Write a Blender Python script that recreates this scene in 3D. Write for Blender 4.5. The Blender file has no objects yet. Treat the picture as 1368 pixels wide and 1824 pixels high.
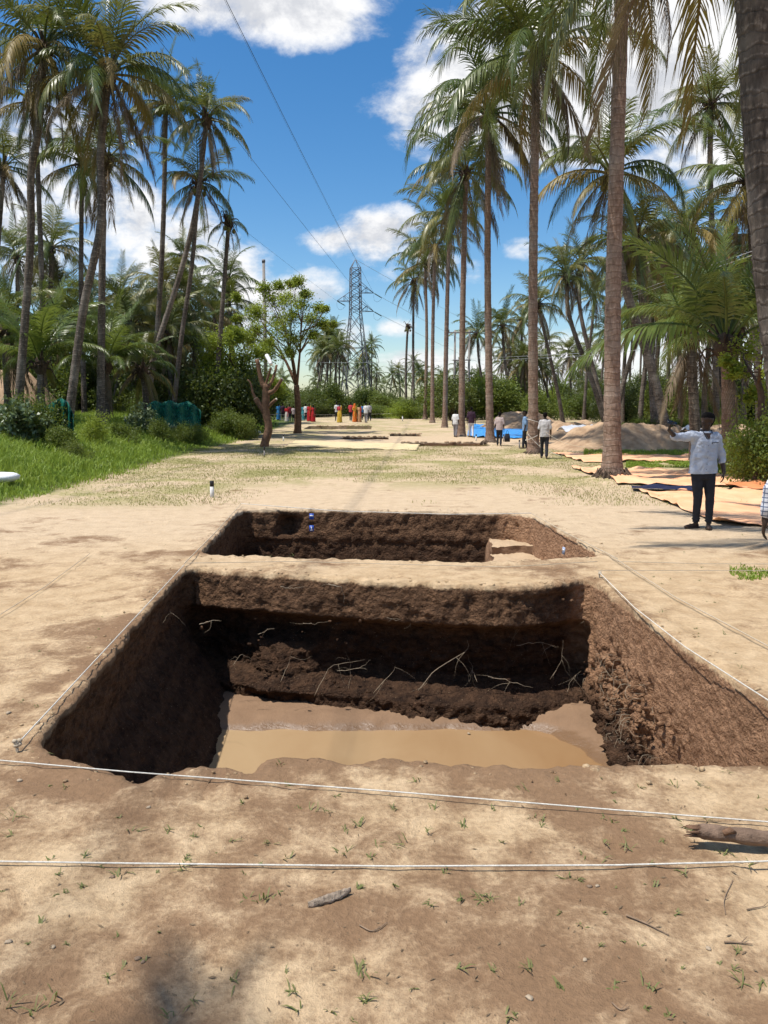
import bpy, bmesh, math, random
import numpy as np
from mathutils import Vector, Matrix

random.seed(7)
rng = np.random.default_rng(7)
scene = bpy.context.scene
COL = scene.collection
R = math.radians

# ------------------------------------------------------------------ camera
F, CX, CY = 1422.0, 684.0, 912.0          # focal length and centre, photograph pixels
CAMZ, PITCH = 1.85, math.atan(192 / 1422)
cam_data = bpy.data.cameras.new('camera')
cam = bpy.data.objects.new('camera', cam_data)
COL.objects.link(cam)
cam.location = (0, 0, CAMZ)
cam.rotation_euler = (math.pi / 2 - PITCH, 0, 0)
cam_data.sensor_fit = 'VERTICAL'
cam_data.sensor_height = 36.0
cam_data.lens = 36.0 * F / 1824
cam_data.clip_start = 0.05
cam_data.clip_end = 3000
scene.camera = cam


class NG:
    """small wrapper for building node trees"""
    def __init__(s, nt):
        s.nt = nt

    def node(s, t, **props):
        n = s.nt.nodes.new(t)
        for k, v in props.items():
            setattr(n, k, v)
        return n

    def set(s, sock, v):
        if isinstance(v, bpy.types.NodeSocket):
            s.nt.links.new(v, sock)
        elif isinstance(v, (tuple, list)) and len(v) == 3 and sock.type == 'RGBA':
            sock.default_value = (*v, 1)
        else:
            sock.default_value = v

    def math(s, op, a, b=None, c=None, clamp=False):
        n = s.node('ShaderNodeMath', operation=op, use_clamp=clamp)
        for i, v in enumerate((a, b, c)):
            if v is not None:
                s.set(n.inputs[i], v)
        return n.outputs[0]

    def noise(s, vec, scale, detail=4, rough=.55, dist=0.0, out=0):
        n = s.node('ShaderNodeTexNoise')
        if vec is not None:
            s.set(n.inputs['Vector'], vec)
        n.inputs['Scale'].default_value = scale
        n.inputs['Detail'].default_value = detail
        n.inputs['Roughness'].default_value = rough
        n.inputs['Distortion'].default_value = dist
        return n.outputs[out]

    def step(s, v, lo, hi, a=0.0, b=1.0):
        n = s.node('ShaderNodeMapRange', interpolation_type='SMOOTHSTEP')
        for i, q in enumerate((v, lo, hi, a, b)):
            s.set(n.inputs[i], q)
        return n.outputs[0]

    def lin(s, v, lo, hi, a=0.0, b=1.0):
        n = s.node('ShaderNodeMapRange')
        for i, q in enumerate((v, lo, hi, a, b)):
            s.set(n.inputs[i], q)
        return n.outputs[0]

    def mix(s, f, a, b, blend='MIX'):
        n = s.node('ShaderNodeMix', data_type='RGBA', blend_type=blend)
        s.set(n.inputs[0], f)
        s.set(n.inputs[6], a)
        s.set(n.inputs[7], b)
        return n.outputs[2]

    def vec(s, op, a, b=None):
        n = s.node('ShaderNodeVectorMath', operation=op)
        s.set(n.inputs[0], a)
        if b is not None:
            if op == 'SCALE':
                s.set(n.inputs[3], b)
            else:
                s.set(n.inputs[1], b)
        return n.outputs[0]

    def xyz(s, v):
        n = s.node('ShaderNodeSeparateXYZ')
        s.set(n.inputs[0], v)
        return n.outputs

    def comb(s, x, y, z):
        n = s.node('ShaderNodeCombineXYZ')
        for i, q in enumerate((x, y, z)):
            s.set(n.inputs[i], q)
        return n.outputs[0]

    def bump(s, h, strength, dist, normal=None):
        n = s.node('ShaderNodeBump')
        n.inputs['Strength'].default_value = strength
        n.inputs['Distance'].default_value = dist
        s.set(n.inputs['Height'], h)
        if normal is not None:
            s.set(n.inputs['Normal'], normal)
        return n.outputs[0]


# ------------------------------------------------------------------ sun and sky
SUN_DIR = Vector((-0.41, -0.15, 1.0)).normalized()       # towards the sun
SUN_EL = math.asin(SUN_DIR.z)
SUN_AZ = math.atan2(SUN_DIR.x, SUN_DIR.y)
sun_data = bpy.data.lights.new('sun', 'SUN')
sun_data.energy = 5.0
sun_data.angle = R(0.55)
sun_data.color = (1.0, 0.955, 0.88)
sun = bpy.data.objects.new('sun', sun_data)
COL.objects.link(sun)
sun.rotation_euler = SUN_DIR.to_track_quat('Z', 'Y').to_euler()
sun.location = SUN_DIR * 60


def ray(u, v):
    """world direction through photograph pixel (u, v)"""
    a, b = (u - CX) / F, (CY - v) / F
    c, s = math.cos(PITCH), math.sin(PITCH)
    return Vector((a, c + s * b, c * b - s))


def gp(u, v, z=0.0):
    """point of the horizontal plane z seen at pixel (u, v)"""
    r = ray(u, v)
    t = (z - CAMZ) / r.z
    return Vector((r.x * t, r.y * t, z))


def at(u, v, Y):
    """point at depth Y seen at pixel (u, v)"""
    r = ray(u, v)
    t = Y / r.y
    return Vector((r.x * t, Y, CAMZ + r.z * t))


world = bpy.data.worlds.new('World')
scene.world = world
world.use_nodes = True
wn = world.node_tree
wn.nodes.clear()
g = NG(wn)
sky = g.node('ShaderNodeTexSky', sky_type='NISHITA', sun_disc=False)
sky.sun_elevation = SUN_EL
sky.sun_rotation = SUN_AZ
sky.altitude = 200
sky.air_density = 1.0
sky.dust_density = 0.6
sky.ozone_density = 2.0
tc = g.node('ShaderNodeTexCoord').outputs['Generated']
dx, dy, dz = g.xyz(tc)[:3]
az = g.math('ARCTAN2', dx, dy)
el = g.math('ARCSINE', g.math('MINIMUM', g.math('MAXIMUM', dz, -1.0), 1.0))


def ang(u, v):
    r = ray(u, v).normalized()
    return math.atan2(r.x, r.y), math.asin(r.z)


# cumulus clouds: direction of the centre (given as a photograph pixel), half width, half height, weight
blobs = [(490, 0, 190, 55, 1.0), (360, 8, 110, 34, .8), (250, 392, 70, 70, 1.0), (330, 440, 120, 70, 1.0), (400, 480, 90, 70, 1.0),
         (250, 500, 130, 70, .7), (90, 330, 170, 80, .45), (20, 420, 120, 110, .55), (690, 425, 85, 48, 1.0), (600, 430, 65, 22, .7),
         (760, 470, 90, 40, .7), (990, 190, 250, 90, 1.1), (1180, 70, 280, 160, 1.5), (850, 130, 110, 110, .8), (1330, 130, 220, 220, 1.2),
         (810, 55, 22, 26, .5), (920, 440, 28, 16, .4), (700, 582, 30, 16, .5), (610, 605, 60, 34, .8), (745, 650, 90, 28, .8),
         (930, 640, 170, 50, .7), (1040, 660, 120, 60, .8), (480, 545, 110, 60, .7), (1250, 620, 200, 60, .6)]
field = None
for (u, v, ru, rv, w) in blobs:
    a0, e0 = ang(u, v)
    qa = g.math('POWER', g.math('ABSOLUTE', g.math('DIVIDE', g.math('SUBTRACT', az, a0), ru / F)), 2.0)
    qe = g.math('POWER', g.math('ABSOLUTE', g.math('DIVIDE', g.math('SUBTRACT', el, e0), rv / F)), 2.0)
    b_ = g.math('MULTIPLY', g.math('SUBTRACT', 1.0, g.math('ADD', qa, qe)), w)
    field = b_ if field is None else g.math('SMOOTH_MAX', field, b_, 0.25)
# the same kind of sky goes on outside the picture
cv = g.vec('MULTIPLY', tc, (1.0, 1.0, 1.7))
far_n = g.noise(cv, 2.3, 3, .5)
outside = g.math('MAXIMUM', g.step(g.math('ABSOLUTE', az), .50, .62), g.step(el, .52, .64))
field = g.math('MAXIMUM', g.math('MAXIMUM', field, -1.2),
               g.math('SUBTRACT', g.math('MULTIPLY', g.step(far_n, .47, .62, -1.4, .9), outside), g.math('MULTIPLY', g.math('SUBTRACT', 1.0, outside), 2.0)))
n_a = g.noise(cv, 7.0, 9, .62, .15)
n_b = g.noise(g.vec('ADD', cv, (.006, 0.0, .035)), 7.0, 9, .62, .15)
n_c = g.noise(cv, 26.0, 6, .6)
dens = g.math('ADD', g.math('ADD', g.math('MULTIPLY', field, .62), g.math('MULTIPLY', g.math('SUBTRACT', n_a, .5), 2.9)),
              g.math('MULTIPLY', g.math('SUBTRACT', n_c, .5), .45))
alpha = g.step(dens, -.14, .56)
relief = g.math('SUBTRACT', n_a, n_b)
shade = g.step(g.math('ADD', g.math('MULTIPLY', relief, 3.2), g.math('MULTIPLY', dens, -.16)), -.42, .12)
cloud = g.mix(shade, (7.2, 7.4, 7.9), (10.6, 10.6, 10.7))
hsv = g.node('ShaderNodeHueSaturation')
hsv.inputs['Saturation'].default_value = 1.36
hsv.inputs['Value'].default_value = 1.52
g.set(hsv.inputs['Color'], sky.outputs[0])
wcol = g.mix(alpha, hsv.outputs[0], cloud)
bg = g.node('ShaderNodeBackground')
g.set(bg.inputs[0], wcol)
bg.inputs[1].default_value = 0.08
wo = g.node('ShaderNodeOutputWorld')
wn.links.new(bg.outputs[0], wo.inputs[0])

scene.view_settings.view_transform = 'Standard'
scene.view_settings.look = 'None'
scene.view_settings.exposure = 0.27
scene.view_settings.gamma = 1.0
scene.view_settings.use_curve_mapping = False
scene.cycles.max_bounces = 4
scene.cycles.diffuse_bounces = 1
scene.cycles.glossy_bounces = 2
scene.cycles.transmission_bounces = 3
scene.cycles.use_adaptive_sampling = True
scene.cycles.adaptive_threshold = 0.025
scene.cycles.transparent_max_bounces = 8


# ------------------------------------------------------------------ helpers
_perm = np.random.default_rng(3).permutation(256)
_perm = np.concatenate([_perm, _perm, _perm])
_gr = np.random.default_rng(5).normal(size=(256, 3))
_gr /= np.linalg.norm(_gr, axis=1)[:, None]


def pn(x, y, z=0.0):
    """gradient noise, about -0.7 .. 0.7"""
    x, y, z = np.broadcast_arrays(np.asarray(x, float), np.asarray(y, float), np.asarray(z, float))
    xi, yi, zi = np.floor(x).astype(int), np.floor(y).astype(int), np.floor(z).astype(int)
    xf, yf, zf = x - xi, y - yi, z - zi
    fd = lambda t: t * t * t * (t * (t * 6 - 15) + 10)
    u, v, w = fd(xf), fd(yf), fd(zf)
    out = 0
    for i in (0, 1):
        for j in (0, 1):
            for k in (0, 1):
                h = _perm[_perm[_perm[(xi + i) & 255] + ((yi + j) & 255)] + ((zi + k) & 255)]
                gv = _gr[h]
                d = gv[..., 0] * (xf - i) + gv[..., 1] * (yf - j) + gv[..., 2] * (zf - k)
                out = out + d * (u if i else 1 - u) * (v if j else 1 - v) * (w if k else 1 - w)
    return out


def fbm(x, y, z=0.0, octaves=4, gain=.5):
    a, f, s = 1.0, 1.0, 0
    for o in range(octaves):
        s = s + a * pn(np.asarray(x) * f + 17.3 * o, np.asarray(y) * f - 9.1 * o, np.asarray(z) * f + 3.7 * o)
        a *= gain
        f *= 2.03
    return s


def sstep(x, a, b):
    t = np.clip((np.asarray(x, float) - a) / (b - a), 0, 1)
    return t * t * (3 - 2 * t)


def link(o, parent=None):
    COL.objects.link(o)
    if parent is not None:
        o.parent = parent
    return o


def tag(o, label=None, cat=None, group=None, kind=None):
    for k, v in (('label', label), ('category', cat), ('group', group), ('kind', kind)):
        if v:
            o[k] = v
    return o


def empty(name, loc, label=None, cat=None, group=None, kind=None, rz=0.0):
    o = bpy.data.objects.new(name, None)
    o.empty_display_size = .2
    o.location = loc
    o.rotation_euler = (0, 0, rz)
    link(o)
    return tag(o, label, cat, group, kind)


def mesh_np(name, verts, faces, mats=None, smooth=False):
    """verts (n,3); faces an (m,3)/(m,4) array or a list of such arrays"""
    me = bpy.data.meshes.new(name)
    verts = np.asarray(verts, np.float32)
    fl = faces if isinstance(faces, list) else [faces]
    fl = [np.asarray(f, np.int32) for f in fl if len(f)]
    me.vertices.add(len(verts))
    me.vertices.foreach_set('co', verts.ravel())
    loops = np.concatenate([f.ravel() for f in fl])
    tot = np.concatenate([np.full(len(f), f.shape[1], np.int32) for f in fl])
    start = np.concatenate([[0], np.cumsum(tot)[:-1]]).astype(np.int32)
    me.loops.add(len(loops))
    me.loops.foreach_set('vertex_index', loops)
    me.polygons.add(len(tot))
    me.polygons.foreach_set('loop_start', start)
    if smooth:
        me.polygons.foreach_set('use_smooth', np.ones(len(tot), bool))
    me.update(calc_edges=True)
    me.validate()
    if mats is not None:
        me.materials.append(mats)
    return me


def put(name, me, parent=None, loc=None):
    o = bpy.data.objects.new(name, me)
    link(o, parent)
    if loc is not None:
        o.location = loc
    return o


class MB:
    """collects shapes; build() makes ONE mesh object"""
    def __init__(s):
        s.v, s.q, s.t, s.n = [], [], [], 0

    def add(s, verts, quads=None, tris=None):
        verts = np.asarray(verts, float).reshape(-1, 3)
        s.v.append(verts)
        if quads is not None and len(quads):
            s.q.append(np.asarray(quads, int) + s.n)
        if tris is not None and len(tris):
            s.t.append(np.asarray(tris, int) + s.n)
        s.n += len(verts)
        return s

    def tube(s, pts, radii, sides=8, cap=True, flat=1.0):
        P = np.asarray([tuple(p) for p in pts], float)
        n = len(P)
        radii = np.broadcast_to(np.asarray(radii, float), (n,))
        T = np.gradient(P, axis=0)
        T /= np.linalg.norm(T, axis=1)[:, None] + 1e-12
        ref = np.array([0, 0, 1.0]) if abs(T[0, 2]) < .9 else np.array([1.0, 0, 0])
        A = np.zeros_like(P)
        a = np.cross(ref, T[0])
        a /= np.linalg.norm(a)
        for i in range(n):
            a = a - T[i] * a.dot(T[i])
            a /= np.linalg.norm(a) + 1e-12
            A[i] = a
        B = np.cross(T, A)
        th = np.linspace(0, 2 * math.pi, sides, endpoint=False)
        ring = (A[:, None, :] * np.cos(th)[None, :, None] + B[:, None, :] * (np.sin(th) * flat)[None, :, None]) * radii[:, None, None] + P[:, None, :]
        V = ring.reshape(-1, 3)
        i0 = np.arange(n - 1)[:, None] * sides
        j = np.arange(sides)[None, :]
        j2 = (j + 1) % sides
        Q = np.stack([i0 + j, i0 + j2, i0 + sides + j2, i0 + sides + j], -1).reshape(-1, 4)
        tris = None
        if cap:
            V = np.concatenate([V, P[:1], P[-1:]])
            c0, c1 = n * sides, n * sides + 1
            k = np.arange(sides)
            k2 = (k + 1) % sides
            tris = np.concatenate([np.stack([k2, k, np.full(sides, c0)], -1),
                                   np.stack([(n - 1) * sides + k, (n - 1) * sides + k2, np.full(sides, c1)], -1)])
        return s.add(V, Q, tris)

    def box(s, c, size, rot=None):
        sx, sy, sz = (q / 2 for q in size)
        V = np.array([[x, y, z] for x in (-sx, sx) for y in (-sy, sy) for z in (-sz, sz)])
        if rot is not None:
            V = V @ np.array(rot).T
        return s.add(V + np.array(tuple(c)), [[0, 1, 3, 2], [4, 6, 7, 5], [0, 4, 5, 1], [2, 3, 7, 6], [0, 2, 6, 4], [1, 5, 7, 3]])

    def bar(s, p0, p1, w):
        return s.tube([p0, p1], w, 4)

    def capsule(s, p0, p1, r0, r1, sides=14, rings=5):
        p0, p1 = Vector(p0), Vector(p1)
        d = (p1 - p0)
        L = d.length
        d = d / L if L > 1e-6 else Vector((0, 0, 1))
        pts, rad = [], []
        for i in range(rings):
            a = math.pi / 2 * (1 - i / (rings - 1))
            pts.append(p0 - d * (r0 * math.sin(a)))
            rad.append(max(r0 * math.cos(a), 1e-4))
        for i in range(rings):
            a = math.pi / 2 * i / (rings - 1)
            pts.append(p1 + d * (r1 * math.sin(a) + 1e-5))
            rad.append(max(r1 * math.cos(a), 1e-4))
        return s.tube(pts, rad, sides)

    def ball(s, c, r, sides=16, rings=10, noise=0.0):
        r = (r, r, r) if not hasattr(r, '__len__') else r
        th = np.linspace(0, 2 * math.pi, sides, endpoint=False)
        ph = np.linspace(.02, math.pi - .02, rings)
        V = np.stack([np.sin(ph)[:, None] * np.cos(th), np.sin(ph)[:, None] * np.sin(th), np.cos(ph)[:, None] * np.ones(sides)], -1).reshape(-1, 3)
        if noise:
            V = V * (1 + noise * fbm(V[:, 0] * 1.7 + c[0] * 3, V[:, 1] * 1.7 + c[1] * 3, V[:, 2] * 1.7, 3))[:, None]
        V = V * np.array(r) + np.array(tuple(c))
        i0 = np.arange(rings - 1)[:, None] * sides
        j = np.arange(sides)[None, :]
        j2 = (j + 1) % sides
        Q = np.stack([i0 + j, i0 + sides + j, i0 + sides + j2, i0 + j2], -1).reshape(-1, 4)
        V = np.concatenate([V, [np.array(tuple(c)) + (0, 0, r[2])], [np.array(tuple(c)) - (0, 0, r[2])]])
        k = np.arange(sides)
        k2 = (k + 1) % sides
        top, bot = rings * sides, rings * sides + 1
        T = np.concatenate([np.stack([k, k2, np.full(sides, top)], -1), np.stack([(rings - 1) * sides + k2, (rings - 1) * sides + k, np.full(sides, bot)], -1)])
        return s.add(V, Q, T)

    def loft(s, secs, sides=20, power=2.0):
        """secs: (cx, cy, z, rx, ry) from bottom to top, closed by caps"""
        th = np.linspace(0, 2 * math.pi, sides, endpoint=False)
        ct, st = np.cos(th), np.sin(th)
        ex = 2.0 / power
        ct, st = np.sign(ct) * np.abs(ct) ** ex, np.sign(st) * np.abs(st) ** ex
        V = np.concatenate([np.stack([cx + rx * ct, cy + ry * st, np.full(sides, z)], -1) for cx, cy, z, rx, ry in secs])
        n = len(secs)
        V = np.concatenate([V, [[secs[0][0], secs[0][1], secs[0][2]]], [[secs[-1][0], secs[-1][1], secs[-1][2]]]])
        i0 = np.arange(n - 1)[:, None] * sides
        j = np.arange(sides)[None, :]
        j2 = (j + 1) % sides
        Q = np.stack([i0 + j, i0 + j2, i0 + sides + j2, i0 + sides + j], -1).reshape(-1, 4)
        k = np.arange(sides)
        k2 = (k + 1) % sides
        T = np.concatenate([np.stack([k2, k, np.full(sides, n * sides)], -1), np.stack([(n - 1) * sides + k, (n - 1) * sides + k2, np.full(sides, n * sides + 1)], -1)])
        return s.add(V, Q, T)

    def arrays(s):
        V = np.concatenate(s.v) if s.v else np.zeros((0, 3))
        return V, ([np.concatenate(s.q)] if s.q else []) + ([np.concatenate(s.t)] if s.t else [])

    def mesh(s, name, mat, smooth=True):
        V, Fs = s.arrays()
        return mesh_np(name, V, Fs, mat, smooth)

    def build(s, name, mat, parent=None, loc=None, smooth=True):
        return put(name, s.mesh(name, mat, smooth), parent, loc)


def grid_faces(nu, nv, closed_u=False):
    """quads of an nu x nv vertex grid stored [v][u]"""
    mu = nu if closed_u else nu - 1
    i = np.arange(nv - 1)[:, None] * nu
    j = np.arange(mu)[None, :]
    j2 = (j + 1) % nu
    return np.stack([i + j, i + j2, i + nu + j2, i + nu + j], -1).reshape(-1, 4)
# ------------------------------------------------------------------ materials
M = {}


def new_mat(name, rough=.8, spec=.3):
    m = bpy.data.materials.new(name)
    m.use_nodes = True
    nt = m.node_tree
    b = nt.nodes['Principled BSDF']
    b.inputs['Roughness'].default_value = rough
    b.inputs['Specular IOR Level'].default_value = spec
    M[name] = m
    return m, NG(nt), b


def position(g):
    return g.node('ShaderNodeNewGeometry').outputs['Position']


def objco(g):
    return g.node('ShaderNodeTexCoord').outputs['Object']


def rnd(g):
    return g.node('ShaderNodeObjectInfo').outputs['Random']


def plain(name, col, var=.15, scale=8.0, rough=.8, spec=.3, bump=0.0, bscale=30.0, col2=None, sub=None):
    """one colour broken up by noise"""
    m, g, b = new_mat(name, rough, spec)
    co = objco(g)
    n = g.noise(co, scale, 5, .6)
    c2 = col2 if col2 else tuple(c * (1 - 2 * var) for c in col)
    g.set(b.inputs['Base Color'], g.mix(g.step(n, .3, .7), c2, col))
    if bump:
        g.set(b.inputs['Normal'], g.bump(g.noise(co, bscale, 5, .6), bump, .02))
    return m


# --- earth: dry tan sand, damp brown soil, the strata of the cut sides
def soil_material():
    m, g, b = new_mat('soil', .95, .15)
    P = position(g)
    x, y, z = g.xyz(P)[:3]
    n1 = g.noise(P, .85, 6, .55, .3)
    n2 = g.noise(P, 4.2, 7, .65, .4)
    n3 = g.noise(P, 34.0, 5, .7)
    n4 = g.noise(P, 160.0, 3, .7)
    patch = g.math('ADD', g.math('ADD', g.math('MULTIPLY', n1, .58), g.math('MULTIPLY', n2, .30)), g.math('MULTIPLY', n3, .12))
    thr = g.lin(y, 2.4, 3.3, .625, .515)
    thr = g.math('MINIMUM', thr, g.lin(y, 3.6, 5.0, .520, .440))
    thr = g.math('SUBTRACT', thr, g.step(y, 8.0, 14.0, 0.0, .05))
    att = g.node('ShaderNodeAttribute', attribute_name='damp').outputs['Fac']
    thr = g.math('ADD', thr, g.math('MULTIPLY', att, .13))
    dry = g.step(g.math('SUBTRACT', patch, thr), -.075, .065)
    damp_c = g.mix(n2, (.180, .108, .060), (.255, .160, .094))
    dry_c = g.mix(g.step(n2, .3, .7), (.385, .268, .155), (.51, .375, .235))
    dry_c = g.mix(g.step(y, 8.0, 12.0, 0.0, .55), dry_c, g.mix(n2, (.47, .365, .255), (.56, .45, .33)))
    base = g.mix(dry, damp_c, dry_c)
    # thin, half dry turf further off
    t1 = g.noise(P, .45, 5, .6, .5)
    t2 = g.noise(P, 9.0, 5, .75)
    turf_zone = g.math('MULTIPLY', g.step(y, 16.5, 20.0), g.step(y, 36.0, 31.0))
    turf_left = g.math('MULTIPLY', g.step(x, -2.6, -4.2), g.math('MULTIPLY', g.step(y, 13.5, 16.0), g.step(y, 60., 45.)))
    turf_far = g.math('MULTIPLY', g.step(y, 42.0, 55.0), .75)
    zone = g.math('MAXIMUM', g.math('MAXIMUM', turf_zone, turf_left), turf_far)
    tm = g.math('MULTIPLY', g.step(g.math('ADD', g.math('MULTIPLY', t1, .55), g.math('MULTIPLY', t2, .45)), .45, .56), zone)
    base = g.mix(g.math('MULTIPLY', tm, .8), base, g.mix(t2, (.125, .145, .036), (.33, .295, .11)))
    edge = g.math('ADD', g.lin(y, 14.0, 58.0, -7.1, -7.6), g.math('MULTIPLY', g.math('SUBTRACT', n1, .5), 1.2))
    bank = g.step(g.math('SUBTRACT', x, edge), .2, -.4)
    base = g.mix(bank, base, g.mix(n2, (.055, .075, .02), (.10, .12, .035)))
    base = g.mix(g.step(y, 95.0, 120.0), base, (.075, .085, .03))
    # below the surface: brown strata with specks of lime and root
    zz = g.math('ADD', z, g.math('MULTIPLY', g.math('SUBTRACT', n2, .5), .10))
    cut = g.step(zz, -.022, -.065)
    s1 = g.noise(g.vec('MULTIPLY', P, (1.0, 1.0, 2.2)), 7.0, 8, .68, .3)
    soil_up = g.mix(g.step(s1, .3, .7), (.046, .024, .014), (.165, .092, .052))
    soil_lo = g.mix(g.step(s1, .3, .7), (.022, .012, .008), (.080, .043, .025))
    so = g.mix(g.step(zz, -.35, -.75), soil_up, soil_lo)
    sunlit_crust = g.math('MULTIPLY', g.step(g.math('ADD', x, g.math('MULTIPLY', g.math('SUBTRACT', n1, .5), .3)), 1.88, 2.06), g.step(zz, -1.25, -.85))  # drier soil on the right-hand walls; their sunlit brightness is put into the colour
    so = g.mix(g.math('MULTIPLY', sunlit_crust, .85), so, g.mix(g.step(s1, .3, .7), (.23, .122, .068), (.42, .245, .145)))
    band = g.math('FRACT', g.math('ADD', g.math('MULTIPLY', zz, 4.2), g.math('MULTIPLY', n1, .6)))
    so = g.mix(g.math('MULTIPLY', g.step(band, .55, .62), .07), so, (.26, .15, .085))
    fleck = g.step(g.noise(P, 55.0, 3, .6), .665, .70)
    so = g.mix(g.math('MULTIPLY', fleck, .55), so, (.38, .28, .18))
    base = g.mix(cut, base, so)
    grain = g.math('ADD', g.math('MULTIPLY', g.step(n3, .25, .75), .26), g.math('MULTIPLY', n4, .24))
    base = g.mix(1.0, base, g.comb(g.math('ADD', grain, .76), g.math('ADD', grain, .76), g.math('ADD', grain, .75)), 'MULTIPLY')
    g.set(b.inputs['Base Color'], base)
    hb = g.math('ADD', g.math('ADD', g.math('MULTIPLY', n2, .8), g.math('MULTIPLY', n3, .35)), g.math('MULTIPLY', n4, .14))
    vo = g.node('ShaderNodeTexVoronoi')
    vo.inputs['Scale'].default_value = 24.0
    g.set(vo.inputs['Vector'], g.vec('ADD', P, g.vec('SCALE', g.node('ShaderNodeTexNoise').outputs['Color'], .03)))
    vo2 = g.node('ShaderNodeTexVoronoi')
    vo2.inputs['Scale'].default_value = 70.0
    g.set(vo2.inputs['Vector'], P)
    crumb = g.math('ADD', g.math('MULTIPLY', vo.outputs['Distance'], -.9), g.math('MULTIPLY', vo2.outputs['Distance'], -.4))
    hw = g.math('ADD', g.math('ADD', g.math('MULTIPLY', s1, 1.2), g.math('MULTIPLY', n3, .6)), crumb)
    hh = g.math('ADD', hb, g.math('MULTIPLY', cut, hw))
    g.set(b.inputs['Normal'], g.bump(hh, .9, .04))
    return m


soil_material()


def mud_material():
    m, g, b = new_mat('mud', .6, .4)
    P = position(g)
    n = g.noise(P, 3.2, 7, .65, .3)
    n2 = g.noise(P, 30.0, 5, .7)
    z = g.xyz(P)[2]
    c = g.mix(n, (.155, .092, .052), (.27, .168, .098))
    c = g.mix(g.step(z, -1.40, -1.44), c, (.30, .165, .065))
    wet = g.step(g.math('ADD', g.math('MULTIPLY', z, -6.0), n), 8.62, 8.85)
    c = g.mix(g.math('MULTIPLY', wet, .45), c, (.11, .062, .032))
    g.set(b.inputs['Base Color'], c)
    g.set(b.inputs['Roughness'], g.lin(wet, 0, 1, .85, .28))
    g.set(b.inputs['Normal'], g.bump(g.math('ADD', n, g.math('MULTIPLY', n2, .4)), .7, .03))
    return m


mud_material()


def water_material():
    m, g, b = new_mat('muddy_water', .12, .5)
    P = position(g)
    x = g.xyz(P)[0]
    n = g.noise(g.vec('MULTIPLY', P, (1.0, .5, 1.0)), 1.6, 5, .55, .4)
    f = g.math('ADD', g.lin(x, -1.6, 1.6, 0.0, .75), g.math('MULTIPLY', g.math('SUBTRACT', n, .5), .8), clamp=True)
    g.set(b.inputs['Base Color'], g.mix(f, (.36, .25, .14), (.24, .135, .062)))
    g.set(b.inputs['Roughness'], g.lin(n, .3, .7, .04, .12))
    g.set(b.inputs['Normal'], g.bump(g.noise(P, 14.0, 3, .5), .05, .01))
    b.inputs['IOR'].default_value = 1.33
    return m


water_material()


def leaf_mat(name, cols, rough=.45, trans=.3, spec=.45, nscale=1.3):
    """foliage: colour varied per object and over the plant, some light passing through"""
    m, g, b = new_mat(name, rough, spec)
    r = rnd(g)
    co = position(g)
    n = g.noise(co, nscale, 3, .6)
    n2 = g.noise(co, nscale * 9, 2, .6)
    f = g.math('ADD', g.math('MULTIPLY', r, .45), g.math('ADD', g.math('MULTIPLY', n, .45), g.math('MULTIPLY', n2, .35)))
    rp = g.node('ShaderNodeValToRGB')
    el_ = rp.color_ramp.elements
    for i, c in enumerate(cols):
        e = el_[i] if i < 2 else el_.new(.5)
        e.color = (*c, 1)
    for i, e in enumerate(el_):
        e.position = .30 + .62 * i / max(1, len(cols) - 1)
    # keep colours in the given order after the positions changed
    srt = sorted(range(len(el_)), key=lambda k: el_[k].position)
    for k, idx in enumerate(srt):
        el_[idx].color = (*cols[k], 1)
    g.set(rp.inputs[0], f)
    g.set(b.inputs['Base Color'], rp.outputs[0])
    tr = g.node('ShaderNodeBsdfTranslucent')
    g.set(tr.inputs[0], g.mix(.5, rp.outputs[0], (.22, .25, .03)))
    mx = g.node('ShaderNodeMixShader')
    mx.inputs[0].default_value = trans
    g.nt.links.new(b.outputs[0], mx.inputs[1])
    g.nt.links.new(tr.outputs[0], mx.inputs[2])
    g.nt.links.new(mx.outputs[0], g.nt.nodes['Material Output'].inputs[0])
    return m


leaf_mat('frond_green', [(.042, .070, .015), (.080, .115, .024), (.145, .160, .042), (.24, .21, .075)], .38, .22, .5)
leaf_mat('frond_fresh', [(.065, .105, .022), (.11, .165, .035), (.18, .22, .06)], .36, .38, .5)
leaf_mat('frond_yellow', [(.15, .125, .03), (.24, .18, .05), (.29, .20, .07)], .5, .25, .4)
leaf_mat('frond_dead', [(.085, .058, .036), (.15, .105, .065), (.27, .21, .145)], .75, .12, .25)
leaf_mat('grass_green', [(.11, .18, .018), (.22, .33, .036), (.36, .45, .08)], .5, .4, .35, .8)
leaf_mat('grass_dry', [(.10, .13, .028), (.23, .23, .065), (.36, .31, .13)], .7, .2, .25, 2.0)
leaf_mat('sprout', [(.07, .095, .022), (.13, .15, .045), (.26, .22, .10)], .6, .2, .3, 5.0)
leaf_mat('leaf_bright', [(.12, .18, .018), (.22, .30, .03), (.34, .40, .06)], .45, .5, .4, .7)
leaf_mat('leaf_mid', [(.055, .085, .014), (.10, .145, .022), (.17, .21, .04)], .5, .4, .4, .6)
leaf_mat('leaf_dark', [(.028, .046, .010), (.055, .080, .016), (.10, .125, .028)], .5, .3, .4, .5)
leaf_mat('leaf_silver', [(.08, .12, .045), (.16, .21, .11), (.45, .50, .38)], .4, .2, .5, 3.0)


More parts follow.
